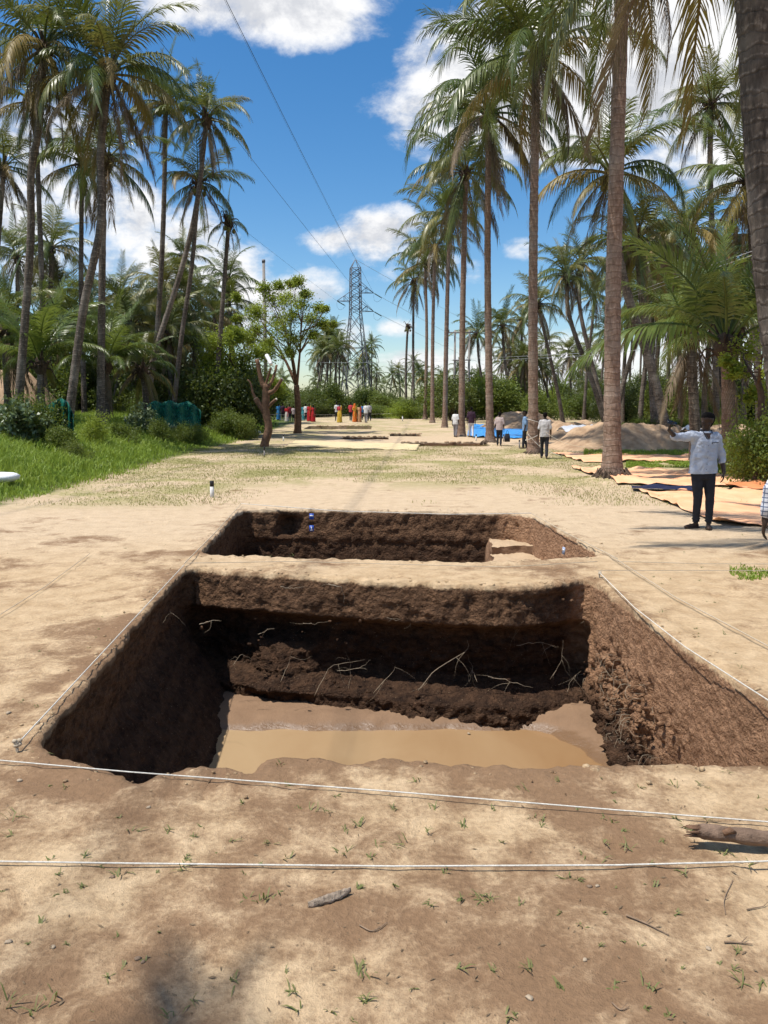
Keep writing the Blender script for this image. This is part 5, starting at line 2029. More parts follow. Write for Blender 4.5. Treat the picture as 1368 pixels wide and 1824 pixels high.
# sack and bag on the left
b = gpz(-6, 868)
mb = MB().loft([(0, 0, 0, .30, .20), (0, 0, .06, .40, .26), (.02, 0, .15, .40, .26), (.04, 0, .22, .32, .20), (.05, 0, .25, .12, .08)], 20, 2.6)
V, Fs = mb.arrays()
V = V + (.03 * fbm(V[:, 0] * 6, V[:, 1] * 6, V[:, 2] * 6, 3))[:, None]
o = put('sack', mesh_np('sack', V, Fs, M['white_sack'], True), None, (b.x, b.y, b.z + .12))
o.scale = (1.15, 1.1, .8)
tag(o, 'white filled sack lying in the grass at the left edge', 'sack')
b = gpz(453, 774)
mb = MB().loft([(0, 0, 0, .24, .15), (0, 0, .08, .30, .19), (.03, 0, .16, .22, .14), (.06, 0, .22, .06, .05)], 16, 2.4)
V, Fs = mb.arrays()
V = V + (.05 * fbm(V[:, 0] * 7, V[:, 1] * 7, V[:, 2] * 7, 3))[:, None]
o = put('plastic_bag', mesh_np('plastic_bag', V, Fs, M['white_sack'], True), None, (b.x, b.y, b.z + .02))
o.scale = (1.4, 1.4, 1.2)
tag(o, 'crumpled white plastic bag beside the pruned tree', 'bag')

# ------------------------------------------------------------------ survey pegs and cords
def peg(u, v, h, r, label, tilt=0.0, top=.3, mat='peg_white'):
    c = gp(u, v)
    c.z = gzf(c.x, c.y)
    e = empty('survey_peg', c, label, 'peg', 'survey pegs')
    e.rotation_euler = (tilt, tilt * .6, 0)
    MB().tube([(0, 0, -.08), (0, 0, h * (1 - top))], [r, r], 9).build('shaft', M[mat], e)
    MB().tube([(0, 0, h * (1 - top)), (0, 0, h * .985), (0, 0, h)], [r * 1.06, r * 1.06, r * .8], 9).build('painted_top', M['peg_black'], e)
    return c


peg(378, 886, .33, .040, 'white peg with black top beside the far pit', .02, .34)
peg(471, 813, .36, .028, 'dark slim peg in front of the pruned tree', .03, .4, 'concrete_pole')
peg(505, 786, .32, .030, 'pale peg with black tip near the yellow sheet', 0)
peg(717, 757, .55, .05, 'pale peg standing in the grass at the path end', 0, .2)
peg(848, 785, .34, .035, 'pale peg before the blue sheet left of the third palm', 0, .25)
peg(897, 786, .36, .030, 'grey peg by the person with the bag', 0, .2, 'concrete_pole')
peg(925, 799, .34, .032, 'grey peg just left of the second row palm', 0, .2, 'concrete_pole')
peg(537, 757, .5, .035, 'dark peg behind the forked tree', 0, .3, 'concrete_pole')

CG = 'cords marking the excavation squares'


def cord(label, pts, r=.004, mat='cord_white', sag=.0, n=60):
    """pts: (u, v, height above ground)"""
    P = []
    for (u, v, h) in pts:
        c = gp(u, v, h)
        P.append(c)
    path = []
    for i in range(len(P) - 1):
        k = n // (len(P) - 1)
        for j in range(k):
            t = j / k
            q_ = P[i].lerp(P[i + 1], t)
            q_.z -= sag * 4 * t * (1 - t)
            path.append(q_)
    path.append(P[-1])
    o = MB().tube(path, r, 6).build('string', M[mat])
    tag(o, label, 'string', CG)
    return P


cord('white cord stretched across the front lip of the near pit', [(-260, 1331, .03), (230, 1375, .03), (700, 1410, .025), (1100, 1443, .025), (1600, 1482, .03)], .0034)
cord('lowest white cord running level in front of the log', [(-300, 1530, .02), (240, 1538, .018), (700, 1543, .018), (1100, 1541, .018), (1600, 1528, .03)], .0036)
cord('cord slanting along the left lip of the near pit', [(30, 1326, .05), (180, 1165, .05), (328, 1006, .05)], .004)
cord('cord continuing along the left lip of the far pit', [(328, 1004, .05), (380, 952, .05), (430, 897, .05)], .006, 'cord_tan')
cord('cord along the far side of the baulk', [(332, 1003, .06), (520, 1000, .05), (900, 1010, .05), (1064, 1000, .06)], .004, 'cord_tan')
cord('cord along the back lip of the far pit', [(430, 897, .06), (600, 910, .04), (800, 916, .04), (946, 914, .06)], .006)
cord('cord slanting along the right lip of the far pit', [(946, 914, .05), (1010, 950, .04), (1100, 995, .04)], .006, 'cord_tan')
cord('double cord crossing the bare ground right of the near pit', [(1088, 990, .04), (1200, 1062, .04), (1320, 1125, .04), (1460, 1200, .04)], .0055, 'cord_tan')
cord('knotted cord slanting along the right lip of the near pit', [(1068, 1020, .06), (1130, 1082, .05), (1220, 1152, .05), (1368, 1247, .05), (1520, 1345, .05)], .004)
cord('faint cord over the bare ground left of the near pit', [(-60, 1132, .03), (80, 1045, .03), (160, 986, .03)], .0032, 'cord_tan')
cord('cord running level right from the baulk', [(1064, 1016, .04), (1200, 1016, .03), (1480, 1017, .03)], .004, 'cord_tan')
cord('upper cord running level right towards the edge', [(1100, 1000, .03), (1250, 1004, .03), (1480, 1005, .03)], .004, 'cord_tan')
# knots and ties
for (u, v, h, lab) in ((30, 1326, .05, 'knotted cord end at the left corner of the near pit'), (1068, 1020, .06, 'dark knot of cord at the right end of the baulk')):
    c = gp(u, v, h)
    mb = MB()
    for i in range(5):
        mb.ball((random.uniform(-.012, .012), random.uniform(-.012, .012), random.uniform(-.02, .02)), (.016, .014, .012), 8, 6, .3)
    mb.tube([(0, 0, 0), (.0, 0, -.12)], [.008, .006], 6)
    tag(mb.build('cord_knot', M['cord_tan'], None, c), lab, 'knot')
# cords between the row palms
b1, b2 = gp(*ROW[0]), gp(*ROW[1])
for k, (za_, zb_, lab) in enumerate(((.85, 1.05, 'cord tied between the two nearest row palms'),)):
    mb = MB()
    a = Vector((b1.x - .2, b1.y, za_))
    b = Vector((b2.x + .2, b2.y, zb_))
    path = [a.lerp(b, i / 30) - Vector((0, 0, .25 * 4 * (i / 30) * (1 - i / 30))) for i in range(31)]
    mb.tube(path, .006, 5)
    tag(mb.build('string', M['cord_tan']), lab, 'string', CG)
for k, (z0, z1, ph, lab) in enumerate(((1.02, 1.18, 0, 'upper cord wound round the second row palm'), (.72, .42, 2.0, 'cord slung loosely down the second row palm'))):
    mb = MB()
    path = []
    for i in range(25):
        a = ph + i / 24 * 6.28
        rad = .235 * (1.13 if z0 > .9 else 1.24)
        path.append(Vector((b2.x + math.cos(a) * rad, b2.y + math.sin(a) * rad, gzf(b2.x, b2.y) + z0 + (z1 - z0) * (.5 - .5 * math.cos(a)))))
    mb.tube(path, .009, 5)
    tag(mb.build('string', M['cord_white']), lab, 'string', CG)
c0, c1 = gp(935, 795, .75), gp(1000, 826, .05)
tag(MB().tube(smooth_path([Vector((b2.x - .25, b2.y - .18, .8)), Vector((b2.x + .2, b2.y - .35, .35)), Vector((b2.x + .9, b2.y - .6, .02))], 16), .008, 5).build('string', M['cord_white']),
    'loose cord end trailing from the second row palm to the ground', 'string', CG)
# crowd rope in front of the far visitors
for k, h in enumerate((.55, .95)):
    a, b = at(478, 742, 70), at(700, 740, 78)
    a.z, b.z = h, h
    wire('string', [a, b], .06, .006, 'cord_white', ('lower', 'upper')[k] + ' rope before the group of far visitors', 'string', CG)

# finds tags on the far pit sides
def finds_tag(u, v, Y, label, rz, mark, card='tag_blue'):
    p_ = at(u, v, Y)
    e = empty('finds_tag', p_, label, 'tag', 'blue finds tags')
    e.rotation_euler = (R(-4), 0, rz)
    MB().box((0, 0, 0), (.075, .012, .10)).build('card', M[card], e, smooth=False)
    if mark == 'one':
        MB().box((0, -.0085, -.002), (.014, .004, .055)).box((-.009, -.0085, .019), (.014, .004, .012)).box((0, -.0085, -.031), (.034, .004, .010)).build('numeral', M['tag_white'], e, smooth=False)
    else:
        MB().box((0, -.0085, .012), (.060, .004, .020)).build('stripe', M['tag_white'], e, smooth=False)


finds_tag(555, 920, 13.40, 'upper blue tag on the back side of the far pit', 0, 'stripe')
finds_tag(555, 941, 13.36, 'lower blue tag marked 1 on the back side of the far pit', 0, 'one')
finds_tag(1004, 981, 10.95, 'pale blue tag on the right side of the far pit', R(-80), 'stripe', 'tag_pale')

# ------------------------------------------------------------------ log, bark, twigs, stones
c = gp(1238, 1510)
lg = empty('log', (c.x, c.y, gzf(c.x, c.y)), 'weathered log with a splintered end lying at the right edge', 'log')
V, n, m = [], 70, 20
pth = smooth_path([Vector((0, 0, .075)), Vector((.12, -.01, .068)), Vector((.45, -.05, .052)), Vector((.95, -.10, .05))], n)
mb = MB()
rad = [.022 + .010 * min(1, i / 8) + .0012 * math.sin(i * .45) for i in range(n)]
mb.tube(pth, rad, m)
V, Fs = mb.arrays()
V = V + (.0045 * fbm(V[:, 0] * 9, V[:, 1] * 40, V[:, 2] * 40, 3))[:, None] * np.array([.3, 1, 1])
put('log_body', mesh_np('log_body', V, Fs, M['log_bark'], True), lg)
mb = MB()
for i in range(9):
    a = random.uniform(0, 6.28)
    mb.tube([Vector((.02, math.cos(a) * .018, .075 + math.sin(a) * .018)), Vector((-random.uniform(.01, .06), math.cos(a) * .024, .078 + math.sin(a) * .022))], [.010, .002], 5)
mb.build('splinters', M['bark_brown'], lg)
mb = MB().tube([Vector((.10, -.035, .085)), Vector((.125, -.04, .10)), Vector((.15, -.035, .088))], [.012, .014, .006], 6)
mb.build('torn_bark', M['bark_brown'], lg)

c = gp(588, 1606)
V = []
U, W = np.meshgrid(np.linspace(0, 1, 40), np.linspace(-1, 1, 10))
hwid = .020 * np.sin(np.pi * np.clip(U * .93 + .05, 0, 1)) ** .7 * (1 + .25 * fbm(U * 9, W * 0, 1.0, 3))
X = (U - .5) * .17
Y = W * hwid + .035 * (U - .5)
Z = .022 * (1 - W ** 2) + .006 * fbm(U * 9, W * 2, 3.0, 3) + .004
o = put('bark_piece', mesh_np('bark_piece', np.stack([X.ravel(), Y.ravel(), Z.ravel()], -1), grid_faces(40, 10), M['bark_pale'] if 'bark_pale' in M else plain('bark_pale', (.42, .33, .25), .35, 30, .9, .2, .8, 60), True),
        None, (c.x, c.y, gzf(c.x, c.y)))
o.rotation_euler = (0, R(-4), R(14))
o.modifiers.new('thickness', 'SOLIDIFY').thickness = .004
tag(o, 'pale curl of bark lying on the damp soil', 'bark')


def twig(px, r, label):
    P = [gp(u, v) for u, v in px]
    for p_ in P:
        p_.z = gzf(p_.x, p_.y) + r + .003
    mb = MB().tube(smooth_path(P, 14), [r * (1 - .5 * i / 13) for i in range(14)], 5)
    a = P[len(P) // 2]
    mb.tube([a, a + Vector((.03, .02, .01))], [r * .6, r * .2], 4)
    tag(mb.build('twig', M['twig']), label, 'twig', 'twigs on the bare earth')


twig([(1115, 1632), (1150, 1645), (1192, 1665)], .004, 'forked twig on the damp soil below the log')
twig([(1290, 1680), (1320, 1682), (1340, 1684)], .0035, 'short straight twig near the right edge')
twig([(1305, 1572), (1290, 1605), (1292, 1632)], .0025, 'thin curved stem under the log')
twig([(1330, 1625), (1360, 1618)], .003, 'little stick by the right edge')
twig([(640, 1650), (665, 1660), (690, 1645)], .003, 'short brown twig left of the pale soil patch')
twig([(1090, 1788), (1105, 1800), (1120, 1795)], .0025, 'curved twig near the bottom edge')
for k, (u, v, r, mat, lab) in enumerate([(200, 1562, .012, 'stone', 'brown pebble below the lowest cord'), (15, 1272, .02, 'stone_pale', 'pale stone beside the left cord'),
                                         (35, 1393, .016, 'stone_pale', 'flat pale stone by the near pit corner'), (265, 1438, .012, 'stone_pale', 'pale pebble above the level cord'), (95, 1688, .010, 'stone_pale', 'pale flake on the damp soil at lower left'),
                                         (15, 1677, .014, 'stone_pale', 'pale flake at the left border'), (1262, 1688, .012, 'stone_pale', 'white pebble near the lower right'), (1050, 1578, .012, 'stone', 'brown pebble beneath the level cord'),
                                         (1042, 1709, .010, 'stone_pale', 'small white chip on the damp soil'), (943, 1780, .014, 'stone_pale', 'pale chip near the bottom edge'), (1064, 1577, .010, 'stone_pale', 'pale pebble beside the brown one'),
                                         (835, 1308, .02, 'stone_pale', None), (245, 1710, .013, 'stone', 'crumbled clod left of the lower middle'), (255, 1716, .009, 'stone', 'smaller clod beside the crumbled one')]):
    c = gp(u, v, -1.415 if lab is None else 0)
    z = -1.41 if lab is None else gzf(c.x, c.y)
    r *= .7
    mb = MB().ball((0, 0, r * .3), (r * 1.3, r, r * .6), 10, 7, .7)
    o = mb.build('stone', M[mat], None, (c.x, c.y, z))
    o.rotation_euler = (0, 0, k * 1.3)
    tag(o, lab or 'pale pebble sticking out of the muddy water', 'stone', 'loose stones')
# ------------------------------------------------------------------ people
tmp_scene = bpy.data.scenes.new('modelling')


def skin(name, mb, voxel, mat, parent, iters=5, fn=None, cuts=()):
    """fuse overlapping shapes into one continuous surface"""
    V, Fs = mb.arrays()
    o = bpy.data.objects.new('tmp', mesh_np('tmp', V, Fs))
    tmp_scene.collection.objects.link(o)
    md = o.modifiers.new('r', 'REMESH')
    md.mode = 'VOXEL'
    md.voxel_size = voxel
    if iters:
        sm = o.modifiers.new('s', 'SMOOTH')
        sm.factor = .5
        sm.iterations = iters
    vl = tmp_scene.view_layers[0]
    vl.update()
    me = bpy.data.meshes.new_from_object(o.evaluated_get(vl.depsgraph))
    bpy.data.objects.remove(o)
    me.name = name
    if cuts:
        bm = bmesh.new()
        bm.from_mesh(me)
        for co, no in cuts:
            bmesh.ops.bisect_plane(bm, geom=bm.verts[:] + bm.edges[:] + bm.faces[:], plane_co=co, plane_no=no, clear_outer=True)
        bm.to_mesh(me)
        bm.free()
    n = len(me.vertices)
    if fn is not None:
        co = np.empty(n * 3, np.float32)
        me.vertices.foreach_get('co', co)
        nr = np.empty(n * 3, np.float32)
        me.vertex_normals.foreach_get('vector', nr)
        co = fn(co.reshape(-1, 3), nr.reshape(-1, 3))
        me.vertices.foreach_set('co', np.asarray(co, np.float32).ravel())
    me.polygons.foreach_set('use_smooth', np.ones(len(me.polygons), bool))
    me.update()
    me.materials.clear()
    me.materials.append(M[mat])
    return put(name, me, parent)


def folds(amp, fx, fz, seed):
    def fn(co, nr):
        d = fbm(co[:, 0] * fx + seed, co[:, 1] * fx, co[:, 2] * fz, 3)
        return co + nr * (amp * d)[:, None]
    return fn


def hand(mb, wrist, d, palm_n, s=1.0, curl=.5, thumb=1):
    """palm, four fingers and a thumb; d = direction of the fingers, palm_n = palm normal"""
    d = Vector(d).normalized()
    nrm = Vector(palm_n)
    nrm = (nrm - d * nrm.dot(d)).normalized()
    side = d.cross(nrm)
    w = Vector(wrist)
    for k, o_ in enumerate((-.028, -.009, .010, .028)):
        k0 = w + side * o_ * .7 * s
        k1 = w + d * .085 * s + side * o_ * s
        mb.capsule(k0, k1, .017 * s, .013 * s, 8, 4)
        ln = (.058, .072, .068, .052)[k] * s
        c1 = curl * (.6 + .1 * k)
        d1 = (d * math.cos(c1) + nrm * math.sin(c1)).normalized()
        c2 = curl * 1.7
        d2 = (d * math.cos(c2) + nrm * math.sin(c2)).normalized()
        k2 = k1 + d1 * ln * .55
        mb.capsule(k1, k2, .0105 * s, .0095 * s, 8, 4)
        mb.capsule(k2, k2 + d2 * ln * .5, .0095 * s, .0078 * s, 8, 4)
    t0 = w + d * .025 * s + side * .026 * s * thumb
    t1 = t0 + (d * .6 + side * thumb * .75 + nrm * .35).normalized() * .045 * s
    t2 = t1 + (d * .9 + side * thumb * .15 + nrm * .5).normalized() * .035 * s
    mb.capsule(t0, t1, .014 * s, .012 * s, 8, 4)
    mb.capsule(t1, t2, .011 * s, .009 * s, 8, 4)


def head_shape(mb, c, face, s=1.0):
    """skull, jaw, nose, brow, lips and ears; face = direction the person looks"""
    f = Vector(face).normalized()
    up = Vector((0, 0, 1))
    up = (up - f * up.dot(f)).normalized()
    sd = f.cross(up)
    c = Vector(c)
    P = lambda a, b, e: c + f * (a * s) + sd * (b * s) + up * (e * s)
    mb.capsule(P(-.022, 0, .030), P(.018, 0, .032), .082 * s, .078 * s)
    mb.capsule(P(.018, 0, -.02), P(.032, 0, -.075), .064 * s, .036 * s)
    mb.capsule(P(.02, .025, -.045), P(.03, .018, -.07), .045 * s, .03 * s)
    mb.capsule(P(.02, -.025, -.045), P(.03, -.018, -.07), .045 * s, .03 * s)
    mb.capsule(P(.082, 0, .015), P(.103, 0, -.022), .010 * s, .015 * s, 8, 4)
    mb.capsule(P(.088, .013, -.026), P(.088, -.013, -.026), .009 * s, .009 * s, 8, 4)
    mb.capsule(P(.080, .03, .030), P(.080, -.03, .030), .012 * s, .012 * s, 8, 4)
    mb.capsule(P(.080, .018, -.050), P(.080, -.018, -.050), .0085 * s, .0085 * s, 8, 4)
    mb.capsule(P(.078, .015, -.062), P(.078, -.015, -.062), .009 * s, .009 * s, 8, 4)
    for q in (-1, 1):
        mb.capsule(P(-.008, q * .078, .018), P(-.004, q * .078, -.022), .014 * s, .010 * s, 8, 4)
        mb.ball(P(.076, q * .030, .012), .0125 * s, 8, 6)
    return f, sd, up


def hair_cap(c, face, voxel, parent, long_=False, s=1.0):
    f = Vector(face).normalized()
    c = Vector(c)
    mb = MB()
    mb.capsule(c - f * .030 * s + Vector((0, 0, .040 * s)), c + f * .018 * s + Vector((0, 0, .048 * s)), .0835 * s, .0775 * s)
    mb.capsule(c - f * .040 * s + Vector((0, 0, .0)), c - f * .030 * s + Vector((0, 0, -.04 * s)), .074 * s, .058 * s)
    if long_:
        mb.capsule(c - f * .085 * s + Vector((0, 0, -.03 * s)), c - f * .09 * s + Vector((0, 0, -.05 * s)), .05 * s, .045 * s)
    skin('hair', mb, voxel, 'hair', parent, 3, folds(.004 * s, 60, 60, 2))


# --- the man holding up a phone at the right
mp = gp(1247, 941)
man = empty('person', (mp.x, mp.y, gzf(mp.x, mp.y)), 'man in pale blue shirt and dark trousers holding up a phone at arm length', 'person')
HC = Vector((.015, -.02, 1.600))
FACE = Vector((-.86, -.50, -.02))
mb = MB()
head_shape(mb, HC, FACE, 1.06)
mb.capsule((.01, .0, 1.40), (.012, -.01, 1.53), .062, .056)
mb.loft([(0, 0, .86, .15, .10), (0, 0, 1.0, .155, .10), (0, 0, 1.2, .165, .105), (0, 0, 1.36, .15, .09), (0, 0, 1.43, .07, .06)], 18)
SH_R, EL_R, WR_R = Vector((-.165, .0, 1.385)), Vector((-.460, -.05, 1.362)), Vector((-.605, -.20, 1.470))
mb.capsule(SH_R, EL_R, .055, .043)
mb.capsule(EL_R, WR_R, .042, .029)
hand(mb, WR_R, (-.05, -.25, .9), (.9, -.15, .1), 1.0, .8, 1)
SH_L, EL_L, WR_L = Vector((.195, .01, 1.365)), Vector((.275, .03, 1.075)), Vector((.290, -.05, .835))
mb.capsule(SH_L, EL_L, .055, .043)
mb.capsule(EL_L, WR_L, .042, .028)
hand(mb, WR_L, (-.10, -.12, -1), (-.75, .3, .0), 1.0, .45, -1)
HP1, KN1, AN1 = Vector((-.085, 0, .86)), Vector((-.070, -.03, .46)), Vector((-.065, .01, .075))
HP2, KN2, AN2 = Vector((.090, 0, .86)), Vector((.105, -.045, .45)), Vector((.095, -.07, .075))
for a, k, b in ((HP1, KN1, AN1), (HP2, KN2, AN2)):
    mb.capsule(a, k, .07, .05)
    mb.capsule(k, b, .05, .034)
mb.capsule(AN1 + Vector((.02, .02, -.035)), AN1 + Vector((-.165, -.055, -.052)), .036, .028)
mb.capsule(AN2 + Vector((.01, .03, -.035)), AN2 + Vector((-.055, -.155, -.052)), .036, .030)
for dx_, an, dv in ((0, AN1, Vector((-.93, -.32, 0))), (1, AN2, Vector((-.30, -.95, 0)))):
    sdv = Vector((-dv.y, dv.x, 0))
    for t in range(5):
        p_ = an + dv * (.165 if dx_ == 0 else .150) + sdv * (-.030 + t * .015) + Vector((0, 0, -.055))
        mb.capsule(p_, p_ + dv * (.030 - abs(t - 1) * .004), .0095, .008, 8, 4)
skin('body', mb, .0075, 'skin', man, 2)
hair_cap(HC, FACE, .009, man, s=1.06)
# shirt
mb = MB()
mb.loft([(-.005, 0, .80, .205, .135), (-.005, 0, .88, .203, .137), (-.005, 0, 1.02, .190, .133), (-.002, 0, 1.18, .192, .132), (.0, 0, 1.30, .190, .122), (.005, 0, 1.385, .165, .100),
         (.008, 0, 1.435, .10, .082), (.010, 0, 1.455, .08, .072)], 28, 2.3)
mb.capsule(SH_R + Vector((.05, 0, -.01)), EL_R + Vector((.03, .01, 0)), .083, .062)
mb.capsule(EL_R + Vector((.03, .01, 0)), EL_R.lerp(WR_R, .12), .060, .056)
mb.capsule(SH_L + Vector((-.03, 0, -.01)), EL_L, .083, .062)
mb.capsule(EL_L, EL_L.lerp(WR_L, .28), .060, .055)
wd = (WR_R - EL_R).normalized()
wl = (WR_L - EL_L).normalized()


def shirt_fn(co, nr):
    d = .022 * fbm(co[:, 0] * 8 + co[:, 2] * 5, co[:, 1] * 7, co[:, 2] * 11 - co[:, 0] * 6, 3) + .006 * fbm(co[:, 0] * 24, co[:, 1] * 24, co[:, 2] * 30, 2)
    return co + nr * d[:, None]


skin('shirt', mb, .010, 'shirt_pale_blue', man, 3, shirt_fn, [((0, 0, .825), (0.03, 0, -1))])
mb = MB()
mb.tube(smooth_path([Vector((-.055, -.060, 1.455)), Vector((-.045, -.090, 1.41)), Vector((-.01, -.118, 1.335))], 8), .007, 6, flat=.6)
mb.tube(smooth_path([Vector((.075, -.055, 1.455)), Vector((.065, -.088, 1.41)), Vector((.01, -.118, 1.335))], 8), .007, 6, flat=.6)
mb.tube([Vector((.01 + .078 * math.cos(a), .0 + .072 * math.sin(a), 1.462 + .008 * math.sin(a))) for a in np.linspace(-.6, 3.75, 16)], .010, 6)
mb.build('collar', M['trouser_dark'], man)
mb = MB()
mb.add([(-.048, -.088, 1.425), (.064, -.088, 1.425), (.008, -.126, 1.33)], None, [[0, 2, 1]])
mb.build('neck_opening', M['skin'], man)
MB().box((.105, -.127, 1.285), (.095, .008, .010)).box((.062, -.128, 1.275), (.008, .008, .022)).build('pocket_trim', M['trouser_dark'], man, smooth=False)
for k, zb in enumerate((1.24, 1.15, 1.06, .97, .89)):
    MB().ball((.005 - k * .003, -.1365 - .002 * (k > 2), zb), (.006, .004, .006), 8, 6).build('button', M['trouser_dark'], man)
# trousers
mb = MB()
mb.loft([(0, 0, .74, .165, .115), (0, 0, .82, .178, .122), (0, 0, .92, .178, .118)], 20)
for a, k, b, sx in ((HP1, KN1, AN1, -1), (HP2, KN2, AN2, 1)):
    mb.capsule(a + Vector((0, 0, -.03)), k, .098, .066)
    mb.capsule(k, b + Vector((0, 0, .10)), .066, .052)
    mb.capsule(b + Vector((0, 0, .07)), b + Vector((0, 0, .05)), .056, .056)


def trouser_fn(co, nr):
    low = sstep(co[:, 2], .35, .12)
    d = .007 * fbm(co[:, 0] * 9, co[:, 1] * 9, co[:, 2] * 12 + co[:, 0] * 8, 3) + .006 * low * np.sin(co[:, 2] * 150 + 3 * co[:, 0] * 20)
    return co + nr * d[:, None]


skin('trousers', mb, .011, 'trouser_dark', man, 3, trouser_fn, [((0, 0, .085), (0, 0, -1))])
for an, dv in ((AN1, Vector((-.93, -.32, 0))), (AN2, Vector((-.30, -.95, 0)))):
    mb = MB()
    c = an + dv * .06
    sdv = Vector((-dv.y, dv.x, 0))
    mb.loft([(0, 0, -.004, .13, .046), (0, 0, .016, .132, .048), (0, 0, .020, .128, .045)], 20, 2.4)
    V, Fs = mb.arrays()
    rot = np.array([[dv.x, sdv.x, 0], [dv.y, sdv.y, 0], [0, 0, 1]])
    V = V @ rot.T + np.array([c.x, c.y, 0])
    sh = put('sandal', mesh_np('sandal', V, Fs, M['sandal'], True), man)
    p_ = an + dv * .10
    MB().tube(smooth_path([p_ + sdv * .045 + Vector((0, 0, -.06)), p_ + Vector((0, 0, -.012)), p_ - sdv * .045 + Vector((0, 0, -.06))], 8), .010, 5).build('strap', M['sandal'], sh)
ph = WR_R + Vector((.012, -.055, .105))
tag(MB().box((0, 0, 0), (.075, .011, .145), Matrix.Rotation(R(-70), 3, 'Y') @ Matrix.Rotation(R(35), 3, 'Z')).build('phone', M['phone_dark'], None, Vector(man.location) + ph, smooth=False),
    'dark phone held up in the raised hand', 'phone')


